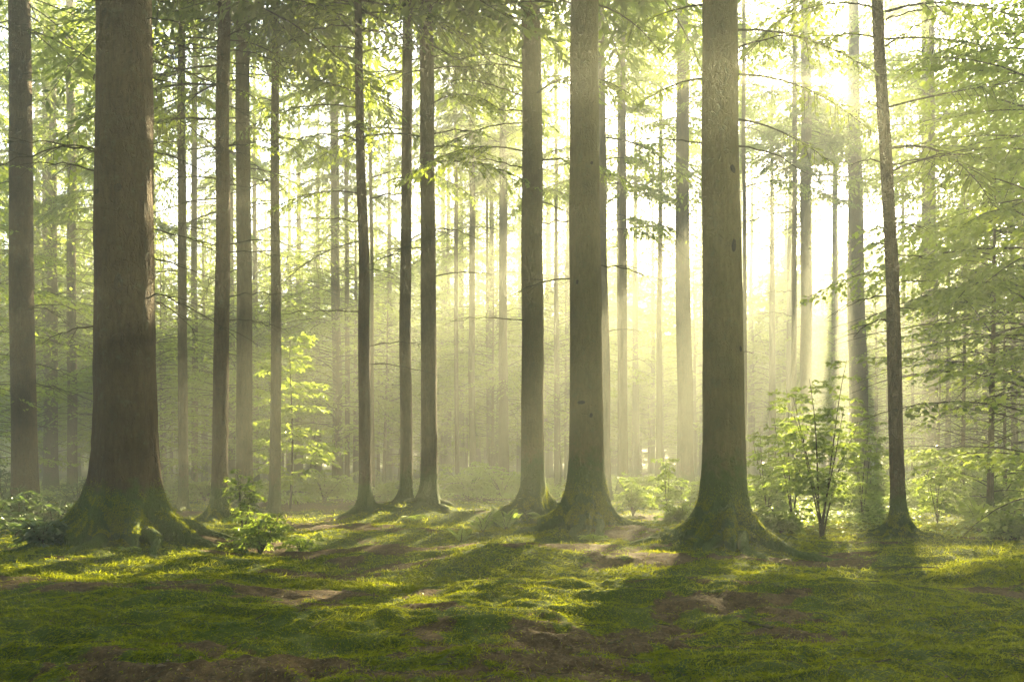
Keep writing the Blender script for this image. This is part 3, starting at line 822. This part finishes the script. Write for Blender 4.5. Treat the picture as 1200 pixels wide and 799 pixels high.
# moss fringes on the flared feet of the near trees
def moss_fringe(i, zmax, n):
    root = TREE_ROOT[i]; r = np.random.default_rng(4000 + i); g = Geo()
    for ch in root.children:
        if not ch.name.startswith(("trunk", "root")): continue
        me = ch.data; nv = len(me.vertices)
        co = np.empty(nv * 3, np.float32); me.vertices.foreach_get("co", co); co = co.reshape(-1, 3).astype(float)
        nn = np.empty(nv * 3, np.float32); me.vertex_normals.foreach_get("vector", nn); nn = nn.reshape(-1, 3).astype(float)
        rad = np.hypot(co[:, 0], co[:, 1])
        wgt = np.clip(1 - co[:, 2] / zmax, 0, 1) ** 1.5 * (co[:, 2] > -.03) * (nn[:, 1] < .45) * rad
        wgt = wgt * (fbm(co[:, 0] * 5 + co[:, 2] * 3, co[:, 1] * 5 + co[:, 2] * 4, 5, 3) > .42)
        if wgt.sum() <= 0: continue
        m = n if ch.name.startswith("trunk") else n // 8
        idx = r.choice(nv, m, p=wgt / wgt.sum())
        pos = co[idx] + r.normal(0, .012, (m, 3)); nr = nn[idx]
        pos += nr * .002
        d = nr * .55 + np.array([0, 0, -.55]) + r.normal(0, .4, (m, 3))
        g.leaves(pos, d, nr + r.normal(0, .3, (m, 3)), r.uniform(.015, .04, m), r.uniform(.004, .009, m), 0, sag=.25)
    link("moss", g.mesh("moss", [M_MOSSBLADE]), root)
for i, zm, n in ((0, .75, 20000), (1, .8, 14000), (2, .75, 18000), (3, .35, 5000), (4, .3, 3000), (22, .5, 3500)):
    moss_fringe(i, zm, n)

# ------------------------------------------------------------------ understory plants
def shrub(name, label, cat, px, yb, h, wd, stems, mat, ll, lw, seed, group=None, lstep=.05, bend=.35, D=None, sp=7, start_t=.25, tri=.15, rad=.012):
    D = D or dist(yb)
    b = P(px, D); gz = float(ground_z(b[0], b[1]))
    o = thing(name, label, cat, (b[0], b[1], gz - .02), group=group)
    r = np.random.default_rng(seed)
    gs = []; gf = Geo()
    for k in range(stems):
        a = k * 6.283 / stems + r.uniform(-.6, .6); hh = h * r.uniform(.65, 1.05); ou = wd * r.uniform(.3, 1.0) * bend
        t = np.linspace(0, 1, 9)
        pts = np.stack([math.cos(a) * ou * t ** 1.3 + .03 * np.sin(t * 5 + k) * h * .3, math.sin(a) * ou * t ** 1.3, hh * (t - .12 * t * t) / .88], -1)
        g1 = Geo(); g1.tube(pts, rad * (1 - .85 * t) + .002, 5, 0); gs.append(g1)
        for q in range(sp):
            tq = start_t + (1 - start_t) * (q + r.random()) / sp
            p = np.array([np.interp(tq, t, pts[:, c]) for c in range(3)])
            L = wd * (1.05 - .7 * tq) * r.uniform(.45, 1.0)
            spray(gf, r, p, r.uniform(0, 6.283), L, r.uniform(.1, .6), r.uniform(.2, .45), tw=.5, tstep=max(.07, L * .12), lstep=lstep, ll=ll, lw=lw, tri=tri,
                  wood=.004, start=.2, fancy=True, tilt=.4, leafang=50)
    V = np.concatenate(gf.V); Fc = np.concatenate(gf.F); M = np.concatenate(gf.M)
    link("foliage", mesh_np("foliage", V, [Fc[M == 1], ], [mat]), o)
    for g1 in gs: link("stem", g1.mesh("stem", [M_TWIG]), o)
    return o

def fern(label, px, yb, L, n, seed, mat=None, group=None, name="fern", up=.9):
    D = dist(yb); b = P(px, D); gz = float(ground_z(b[0], b[1]))
    o = thing(name, label, "fern" if name == "fern" else "seedling", (b[0], b[1], gz - .01), group=group)
    r = np.random.default_rng(seed)
    for k in range(n):
        a = k * 6.283 / n + r.uniform(-.4, .4); l_ = L * r.uniform(.7, 1.1); g = Geo()
        t = np.linspace(0, 1, 14); rise = up * r.uniform(.8, 1.2)
        pts = np.stack([math.cos(a) * l_ * t * .8, math.sin(a) * l_ * t * .8, l_ * (rise * t - .75 * t * t)], -1)
        g.tube(pts, .004 * (1 - .7 * t) + .001, 4, 0)
        m = 26; tt = np.repeat(np.linspace(.12, .99, m), 2); sdn = np.tile([1., -1.], m)
        p = np.stack([np.interp(tt, t, pts[:, c]) for c in range(3)], -1)
        ax = np.array([math.cos(a), math.sin(a), 0.]); sv = np.array([-ax[1], ax[0], 0.])
        ln = l_ * .27 * np.sin(np.clip(tt * 2.9 + .25, 0, math.pi)) ** .7 + .01
        d = sv[None] * sdn[:, None] + ax[None] * .35; d[:, 2] -= .15
        g.leaves(p, d, np.array([[0, 0, 1.]]) + r.normal(0, .15, (2 * m, 3)), ln, ln * .22 + .004, 1, True)
        link("frond", g.mesh("frond", [M_TWIG, mat or M_SHRUB]), o)
    return o

G_BR = "dark brambles at the left edge"
for k, (px, yb, h, wd, lab) in enumerate([
    (-14, 640, .75, .6, "dark bramble cut by the left edge of the photo"),
    (22, 632, .85, .65, "dark bramble clump with arching leaf sprays, in front of the leftmost dark trunk"),
    (62, 622, .6, .6, "low dark bramble between the leftmost dark trunk and widest brown trunk"),
    (92, 600, .9, .7, "taller bramble just behind the left side of the widest brown trunk"),
    (2, 603, 1.2, .9, "tall leafy bramble behind the others at the left edge"),
    (50, 652, .35, .45, "lowest small bramble spilling onto moss left of the widest trunk")]):
    shrub("bramble_bush", lab, "bush", px, yb, h, wd, 9, M_DARKLEAF, .085, .045, 5000 + k, G_BR, lstep=.045, bend=.9)

shrub("leafy_shrub", "bright leafy shrub with a tall sprig in front of the slim twiggy dark trunk", "shrub", 305, 646, .6, .6, 11, M_SHRUB, .075, .035, 5101, lstep=.03, bend=.9)
shrub("leafy_sprig", "tall thin sprig of yellow-green leaves against the pale grey trunk", "shrub", 284, 640, 1.35, .45, 3, M_SHRUB, .08, .04, 5102, lstep=.035, bend=.4, sp=14)
shrub("leafy_shrub", "low leafy sprig just right of the bright shrub by the twiggy trunk", "shrub", 352, 648, .28, .4, 5, M_SHRUB, .06, .028, 5103, bend=.8)

shrub("sapling", "small yellow-green sapling with layered branches in the hazy left half", "sapling", 340, 597, 5.4, 1.9, 1, M_BEECH, .15, .07, 5201, lstep=.05, bend=.05, sp=60, start_t=.06, tri=.3, rad=.035)
shrub("sapling", "multi-stemmed sapling with dark fanning stems, left of the leaning dark trunk", "sapling", 963, 631, 2.75, 1.0, 6, M_SHRUB, .088, .048, 5202, lstep=.055, bend=.95, sp=22, start_t=.25, rad=.014)
shrub("sapling", "single-stemmed sapling right of the moss-footed trunk", "sapling", 927, 621, 2.8, .85, 3, M_SHRUB, .10, .055, 5203, lstep=.065, bend=.55, sp=20, start_t=.3, rad=.015)
shrub("sapling", "small sapling under the sunbeam trunk, between the thick smooth and moss-footed trunks", "sapling", 781, 606, 1.5, .75, 3, M_SHRUB, .09, .05, 5204, lstep=.035, bend=.4, sp=12, rad=.01)

shrub("sapling", "thin pale sapling beside the right edge of the moss-footed trunk", "sapling", 898, 606, 2.3, .8, 3, M_SHRUB, .09, .05, 5205, lstep=.06, bend=.5, sp=16, start_t=.2, rad=.01)
shrub("sapling", "loose leafy sapling close left of the leaning dark trunk", "sapling", 1010, 612, 2.1, .8, 4, M_SHRUB, .09, .05, 5206, lstep=.06, bend=.7, sp=14, start_t=.2, rad=.01)
shrub("sapling", "low sapling right behind the foot of the leaning dark trunk", "sapling", 1098, 615, 1.5, .8, 4, M_SHRUB, .09, .05, 5207, lstep=.05, bend=.8, sp=14, start_t=.2, rad=.01)
sh = [ (742, 603, .95, .7, "pale bush right of the thick smooth trunk's foot"), (765, 592, .8, .9, "pale bush in the haze behind the sunbeam trunk sapling"), (800, 618, .6, .6, "low bush touching the left side of the moss-footed trunk"),
  (822, 596, .8, .8, "pale bush half hidden behind the moss-footed trunk"), (900, 602, .9, .8, "bush just right of the moss-footed trunk, under the single-stemmed sapling"), (915, 626, .45, .55, "low bush at the foot of the single-stemmed sapling"),
  (993, 606, .8, .8, "bush between the multi-stemmed sapling and the leaning dark trunk"), (1018, 592, .9, .9, "pale bush at the foot of the wide glowing trunk"), (1080, 603, .8, .8, "bush right behind the leaning dark trunk"),
  (1110, 596, .9, .9, "bush at the foot of the brownish thicket trunk"), (1187, 634, .5, .5, "low sunlit bush at the right edge of the photo"), (1165, 606, .9, .8, "bush in the thicket left of the right edge seedling"),
  (548, 588, 1.1, 1.3, "leftmost of the two pale bushes in the middle of the glade"), (588, 585, 1.1, 1.3, "rightmost of the two pale bushes in the middle of the glade"), (452, 590, .7, .8, "small pale bush behind the gap left of the close pair"),
  (380, 592, .9, 1.0, "pale bush right of the small yellow-green sapling's foot"), (240, 590, .7, .8, "faint low bush between the widest trunk and the slim twiggy trunk"), (960, 592, .9, .9, "pale bush under the hazy pair of trunks"), (1200, 600, 1.2, 1., "tall bush rising at the right edge behind the low sunlit one")]
for k, (px, yb, h, wd, lab) in enumerate(sh):
    shrub("bush", lab, "bush", px, yb, h, wd, 8, M_SHRUB, .10 if yb < 600 else .085, .05, 5300 + k, "bushes around the clearing", lstep=.045, bend=.8, sp=10)

fern("fern with arching fronds at the foot of the greyish tan trunk", 638, 613, .55, 9, 5401)
fern("small fern against the foot of the thick smooth tan trunk", 697, 637, .38, 7, 5402)
fern("fern seedling in the glade, leftmost of three right of the close pair", 541, 632, .30, 7, 5403, name="fern_seedling", up=1.4)
fern("fern seedling in the glade, middle one of three right of the close pair", 566, 628, .42, 8, 5404, name="fern_seedling", up=1.5)
fern("fern seedling in the glade, rightmost of three right of the close pair", 593, 617, .50, 8, 5405, name="fern_seedling", up=1.5)
fern("small fern on the sunlit moss at the foot of the close pair", 486, 616, .35, 8, 5406)
fern("upright leafy seedling alone on the mossy floor, right of the leaning dark trunk", 1148, 622, .75, 7, 5407, name="fern_seedling", up=1.7)
fern("fern on the moss left of the widest trunk's roots", 105, 652, .28, 7, 5408)
fern("tiny fern hanging over the middle root of the widest trunk", 152, 655, .22, 6, 5409)
fern("small fern left behind the thick moss-covered foot, in shade", 822, 628, .3, 7, 5410)

# thicket of young beeches on the right and tall ones just outside it
THK = [(1128, 22, .9), (1160, 17, .85), (1215, 15, 1.1), (1245, 20, 1.3), (1190, 24, 1.25), (1110, 29, 1.1), (1070, 33, 1.1), (1300, 17, 1.5), (1155, 31, 1.4), (1222, 28, 1.5), (1040, 38, 1.0), (1260, 13.5, 1.25), (1178, 20, .7), (1098, 24, .6), (1200, 34, 1.7), (1130, 38, 1.6)]
THL = []
for k, (px, D, sc) in enumerate(THK):
    b = P(px, D)
    o = thing("young_beech", "", "tree", (b[0], b[1], float(ground_z(b[0], b[1])) - .05), k * 1.7, scale=sc)
    link("trunk", trunk_br[k % 3], o)
    c = link("crown", NB[k % 2], o, (0, 0, .55 if k % 2 else 1.1)); c.rotation_euler = (0, 0, k * 2.1); c.scale = (1, 1, 1.12)
    THL.append((px, D, o))
THL.sort(key=lambda q: q[0])
for k, (px, D, o) in enumerate(THL):
    o["label"] = f"{ORD[k]} from the left of the leafy beeches in the thicket on the right"; o["group"] = "young beeches of the right-hand thicket"

# left side leafy young beeches behind the trunks
LFT = [(-40, 24, 1.2), (20, 34, 1.4), (112, 36, 1.3), (190, 30, 1.0), (-90, 19, 1.2), (240, 40, 1.5), (60, 44, 1.6), (450, 36, 1.0), (505, 42, 1.1), (400, 44, 1.3)]
for k, (px, D, sc) in enumerate(LFT):
    b = P(px, D)
    o = thing("young_beech", "", "tree", (b[0], b[1], float(ground_z(b[0], b[1])) - .05), k * 1.3, scale=sc)
    link("trunk", trunk_br[k % 3], o)
    c = link("crown", NB[k % 2], o, (0, 0, .8)); c.rotation_euler = (0, 0, k * 2.9); c.scale = (1, 1, 1.1)
    bg_bro.append((px, o))
finish_labels(bg_bro, ("low leafy beech", "low beeches"), "young beeches in the haze")

# ------------------------------------------------------------------ undergrowth, moss, litter (nobody could count these)
def in_view(n, r, y0, y1, pw=1.0, m=.64):
    y = y0 + (y1 - y0) * r.random(n) ** pw
    x = (r.random(n) * 2 - 1) * (y * m + .2)
    return x, y

def undergrowth():
    r = np.random.default_rng(61); g = Geo()
    n = 120000
    x, y = in_view(n * 3, r, 13, 48, 1.2, .68)
    edge = fbm(x * .35, y * .3, 91, 3)
    right = np.clip((x / y - .24) / .12, 0, 1)
    zone = np.where(y < 24, right * np.clip((y - 13.5 - 1.2 * edge) / 2, 0, 1), np.clip((y - 24) / 5, 0, 1) * .7 + right * .6 + .4 * (x / y < -.4))
    keep = (r.random(len(x)) < zone * np.clip((edge - .38) * 5, 0.12, 1)); x, y = x[keep][:n], y[keep][:n]
    n = len(x)
    hh = (.05 + .5 * np.clip(fbm(x * .9, y * .9, 95, 3) - .35, 0, 1) * 1.8) * r.random(n) ** .7
    pos = np.stack([x, y, ground_z(x, y) + hh], -1)
    a = r.uniform(0, 6.283, n); d = np.stack([np.cos(a), np.sin(a), r.uniform(-.4, .3, n)], -1)
    nr = np.array([[0, 0, 1.]]) + r.normal(0, .35, (n, 3))
    s_ = r.uniform(.6, 1.2, n) * (1 + (y - 13) / 40)
    g.leaves(pos, d, nr, .085 * s_, .05 * s_, 0)
    o = link("undergrowth", g.mesh("undergrowth", [M_SHRUB])); o["kind"] = "stuff"
    o["label"] = "low leafy undergrowth behind the clearing and on the right"; o["category"] = "undergrowth"
undergrowth()

def moss():
    r = np.random.default_rng(62); g = Geo()
    for n, y0, y1, pw, ln, wd in ((460000, 4.2, 9.5, 1.35, (.012, .036), .0055), (260000, 8.5, 17, 1.2, (.03, .06), .010), (90000, 15, 32, 1.2, (.04, .09), .02)):
        x, y = in_view(n, r, y0, y1, pw, .63)
        m = moss_mask(x, y)
        keep = r.random(n) < m * (.25 + .75 * (fbm(x * 4, y * 5, 33, 3) > .42)) + .03
        x, y = x[keep], y[keep]; k = len(x)
        e = .03
        gx = (ground_z(x + e, y) - ground_z(x - e, y)) / (2 * e); gy = (ground_z(x, y + e) - ground_z(x, y - e)) / (2 * e)
        # moss combs downhill and hangs in one local direction
        fl = fbm(x * .8, y * .8, 44, 2) * 9
        d = np.stack([np.cos(fl) * .6 - gx * 2.5, np.sin(fl) * .6 - gy * 2.5 - .2, np.full(k, .55)], -1) + r.normal(0, .45, (k, 3))
        d[:, 2] = np.abs(d[:, 2]) * .8 + .05
        nr = np.stack([-gx, -gy, np.ones(k)], -1) + r.normal(0, .4, (k, 3))
        L = r.uniform(*ln, k) * (.7 + .9 * fbm(x * 2, y * 2, 46, 2))
        g.leaves(np.stack([x, y, ground_z(x, y) - .003], -1), d, nr, L, wd * r.uniform(.6, 1.3, k), 0, sag=.35)
    o = link("moss", g.mesh("moss", [M_MOSSBLADE])); o["kind"] = "stuff"
    o["label"] = "soft green moss fronds over the forest floor"; o["category"] = "moss"
moss()

def tufts():
    r = np.random.default_rng(63); g = Geo()
    # drooping longer fronds on hummocks, a few upright grass blades
    n0 = 1500
    x, y = in_view(n0, r, 4.4, 13, 1.2, .62)
    keep = (moss_mask(x, y) > .5) & (fbm(x * 2.1, y * 2.9, 21, 3) > .5); x, y = x[keep], y[keep]
    for cx, cy in zip(x, y):
        k = int(r.integers(12, 34)); rad = r.uniform(.03, .1)
        a = r.uniform(0, 6.283, k); q = rad * np.sqrt(r.random(k))
        px_, py_ = cx + np.cos(a) * q, cy + np.sin(a) * q
        d = np.stack([np.cos(a) * .8, np.sin(a) * .8 - .3, r.uniform(.2, 1.1, k)], -1)
        L = r.uniform(.03, .075, k)
        b0 = np.stack([px_, py_, ground_z(px_, py_) - .004], -1); dn = d / np.linalg.norm(d, axis=1)[:, None]
        g.leaves(b0, d, np.tile([0, -.4, 1.], (k, 1)), L, .005, 0, sag=.5)
    o = link("grass_tufts", g.mesh("grass_tufts", [M_MOSSBLADE])); o["kind"] = "stuff"
    o["label"] = "small tufts of fine grass and longer moss in the foreground"; o["category"] = "grass"
tufts()

def litter():
    r = np.random.default_rng(64); g = Geo()
    n = 30000
    x, y = in_view(n, r, 4.3, 18, 1.2, .63)
    keep = r.random(n) < (1.05 - moss_mask(x, y)) * .8 + .06; x, y = x[keep], y[keep]; k = len(x)
    a = r.uniform(0, 6.283, k); d = np.stack([np.cos(a), np.sin(a), r.uniform(-.1, .35, k)], -1)
    g.leaves(np.stack([x, y, ground_z(x, y) + .006], -1), d, np.array([[0, 0, 1.]]) + r.normal(0, .5, (k, 3)), r.uniform(.010, .04, k), r.uniform(.005, .018, k), 0)
    o = link("leaf_litter", g.mesh("leaf_litter", [M_LITTER], False)); o["kind"] = "stuff"
    o["label"] = "scattered dead leaves and bark crumbs on the bare soil"; o["category"] = "leaf litter"
    # crumbly soil clods
    g = Geo(); n = 5200
    x, y = in_view(n, r, 4.3, 14, 1.2, .63)
    keep = r.random(n) < (1 - moss_mask(x, y)) ** 2 * (fbm(x * 6, y * 8, 99, 2) > .5); x, y = x[keep], y[keep]; k = len(x)
    oct_ = np.array([[1, 0, 0], [0, 1, 0], [-1, 0, 0], [0, -1, 0], [0, 0, .7], [0, 0, -.4]])
    fc = np.array([[0, 1, 4], [1, 2, 4], [2, 3, 4], [3, 0, 4], [1, 0, 5], [2, 1, 5], [3, 2, 5], [0, 3, 5]])
    sz = (.004 + .022 * r.random(k) ** 4)[:, None, None]
    V = oct_[None] * sz * r.uniform(.6, 1.4, (k, 6, 1)) * np.array([1.4, 1, .7]) + np.stack([x, y, ground_z(x, y) + .003], -1)[:, None, :]
    Ff = (np.arange(k)[:, None, None] * 6 + fc[None]).reshape(-1, 3)
    mm, nn_, ll_ = new_mat("soil_clod"); oo = node(nn_, "ShaderNodeOutputMaterial"); bb = node(nn_, "ShaderNodeBsdfPrincipled"); ll_.new(bb.outputs[0], oo.inputs[0])
    bb.inputs["Roughness"].default_value = .95
    gg = node(nn_, "ShaderNodeNewGeometry"); ll_.new(mixc(nn_, ll_, gg.outputs["Random Per Island"], (.03, .02, .012), (.13, .09, .05)), bb.inputs["Base Color"])
    o = link("soil_crumbs", mesh_np("soil_crumbs", V.reshape(-1, 3), [Ff], [mm], False)); o["kind"] = "stuff"
    o["label"] = "dark crumbs of soil on the bare patches"; o["category"] = "soil"
litter()

def sticks():
    r = np.random.default_rng(65); g = Geo()
    x, y = in_view(900, r, 4.4, 22, 1.2, .63)
    for a, b in zip(x, y):
        L = r.uniform(.05, .22); t = np.linspace(-.5, .5, 4); an = r.uniform(0, 6.283)
        px_, py_ = a + np.cos(an) * L * t, b + np.sin(an) * L * t + r.normal(0, .006, 4)
        g.tube(np.stack([px_, py_, ground_z(px_, py_) + .008 + r.random() * .012], -1), np.array([.003, .0035, .003, .0015]) * r.uniform(.6, 1.4), 4, 0)
    o = link("twig_litter", g.mesh("twig_litter", [M_TWIG])); o["kind"] = "stuff"
    o["label"] = "tiny broken twigs strewn over moss and soil"; o["category"] = "twig litter"
sticks()

# knots and scars in the bark of the near trunks
def knot(i, px, py, s, el=1.3):
    nm, lab, xb, yb, xt, w1, w2, kind = TREES[i]; D = dist(yb); z = EYE + (HOR - py) / F * D
    r1 = (w1 + (w2 - w1) * (430 - py) / 430) / F * D / 2
    lx = (xt - xb) / F * D / (EYE + HOR / F * D) * z
    cx = (px - xb) / F * D - lx
    sn = np.clip(cx / r1, -.93, .93); cs = math.sqrt(1 - sn * sn)
    n = np.array([sn, -cs, 0.]); u = np.array([cs, sn, 0.]); v = np.array([0, 0, 1.])
    c = n * r1 * .985 + np.array([0, 0, 0.])
    prof = [(1.25, -.12), (1.0, .02), (.8, .20), (.55, .26), (.38, .12), (.2, -.06), (0.02, -.12)]
    sg = 14; th = np.arange(sg) / sg * 2 * math.pi; r = np.random.default_rng(int(px * 7 + py)); wob = 1 + .18 * np.sin(2 * th + r.uniform(0, 6)) + r.normal(0, .06, sg)
    s = s / F * D
    V = []
    for a, h in prof:
        V.append(c + n * (h * s + .004) + (u[None] * np.cos(th)[:, None] + v[None] * np.sin(th)[:, None] * el) * (a * s * wob)[:, None])
    V = np.concatenate(V); m = len(prof)
    ii = np.arange(m - 1)[:, None] * sg; j = np.arange(sg)[None, :]; k = (np.arange(sg) + 1)[None, :] % sg
    Fq = np.stack([ii + j, ii + k, ii + sg + k, ii + sg + j], -1).reshape(-1, 4)
    link("knot", mesh_np("knot", V, [Fq], [M_KNOT]), TREE_ROOT[i], (lx, 0, z))
M_KNOT = bark_mat("knot_bark", (0.035, 0.024, 0.012), (0.09, 0.062, 0.03), 0.1, 0.0)
for q in [(0, 154, 365, 6, 1.6), (0, 136, 55, 3.2, 1.2), (0, 167, 48, 3, 1.3), (0, 144, 68, 2.2, 1), (0, 164, 130, 3, 1.5), (0, 120, 125, 2.6, 1.2), (0, 126, 258, 3.2, 1), (0, 152, 255, 3, 1.5), (0, 166, 296, 2, 1.2), (0, 117, 264, 2, 1.2),
          (0, 164, 555, 5.5, 1.3), (0, 145, 532, 4, .8), (0, 143, 122, 1.8, 1), (1, 680, 491, 3.2, .6), (1, 691, 506, 1.8, 1), (1, 675, 352, 1.8, 1), (1, 692, 215, 1.6, 1), (2, 854, 222, 2.6, 1.5), (2, 855, 310, 3, 1.7), (2, 864, 428, 2.4, 1), (2, 830, 193, 2, 1.4),
          (3, 1049, 352, 1.6, 1.2), (3, 1046, 495, 1.8, 1), (4, 262, 400, 1.8, 1.1), (4, 258, 470, 2, 1.1), (4, 264, 510, 2, 1.1), (5, 31, 167, 2, 1), (5, 30, 182, 1.6, 1.2)]:
    knot(*q)

# fallen twigs lying on the floor
for k, (px, py, L, az, lab) in enumerate([
    (462, 634, .9, 2.6, "fallen bare branch on the moss in front of the close pair"), (200, 618, .5, .4, "small bare dead twigs sticking up right of the widest trunk"),
    (340, 735, .55, .2, "thin dark twig lying on the shaded moss lower left"), (712, 757, .4, .9, "pale thin stick on the bare soil at the bottom centre"),
    (905, 742, .35, 2.2, "short twig on dark moss below the moss-footed trunk"), (470, 750, .3, 1.2, "short twig in the dark moss at the bottom, left of centre"),
    (1105, 668, .7, 3.0, "fallen twig on the moss right of the leaning trunk's roots"), (240, 655, .45, .1, "fallen twig on sunlit moss just right of the widest trunk's roots")]):
    D = dist(py); b = P(px, D); gz = float(ground_z(b[0], b[1]))
    bm_, _ = dead_branch(6000 + k, 0, L, az, 3, rise=.03, sag=.05, rad=.009)
    o = link("fallen_twig", bm_, None, (b[0], b[1], gz + .012)); o["label"] = lab; o["category"] = "twig"

def cut_gaps():
    bpy.context.view_layer.update()
    r = np.random.default_rng(8); ca, sa = math.cos(SUN_AZ), math.sin(SUN_AZ)
    cache = {}; cut = 0
    for o in list(C.objects):
        nm = o.name.split('.')[0]
        if nm not in ("crown", "foliage") or o.type != 'MESH': continue
        M = np.array(o.matrix_world); cx, cy_, cz = M[:3, 3]
        p = cx * ca - (cy_ - 16) * sa
        if abs(p) > 30 or cy_ < -13 or (cz < 1.2 and cy_ < 30 and nm == "foliage"): continue
        me = o.data
        if me.name not in cache:
            nv = len(me.vertices); co = np.empty(nv * 3, np.float32); me.vertices.foreach_get("co", co)
            nl = len(me.loops); vi = np.empty(nl, np.int32); me.loops.foreach_get("vertex_index", vi)
            mi = np.empty(len(me.polygons), np.int32); me.polygons.foreach_get("material_index", mi)
            cache[me.name] = (co.reshape(-1, 3).astype(float), vi.reshape(-1, 4), mi)
        co, Fq, mi = cache[me.name]
        cen = co[Fq[:, 0]] @ M[:3, :3].T + M[:3, 3]
        op = opening(cen[:, 0], cen[:, 1], cen[:, 2])
        leaf = mi == 1 if nm == "crown" else np.ones(len(mi), bool)
        hh = (_hash(np.floor(co[Fq[:, 0], 0] * 997), np.floor(co[Fq[:, 0], 1] * 997), 3))
        low = bool(o.parent and o.parent.name.startswith("young_beech") and cy_ < 48)
        sp_ = opening(cen[:, 0], cen[:, 1], cen[:, 2], True)
        drop = leaf & (op > 0) & (hh > np.where(sp_ < .7, .2 if low else (.5 if cy_ > 36 else KEEP_IN_GAP), KEEP_IN_GAP)) & (cen[:, 2] > 1.5)
        keep = ~drop
        F2 = Fq[keep]; used, inv = np.unique(F2, return_inverse=True)
        if len(F2) == 0: continue
        o.data = mesh_np(me.name, co[used], [inv.reshape(F2.shape)], list(me.materials), True, mi[keep]); cut += 1
    print("crowns with openings:", cut)
KEEP_IN_GAP = 0.02
cut_gaps()
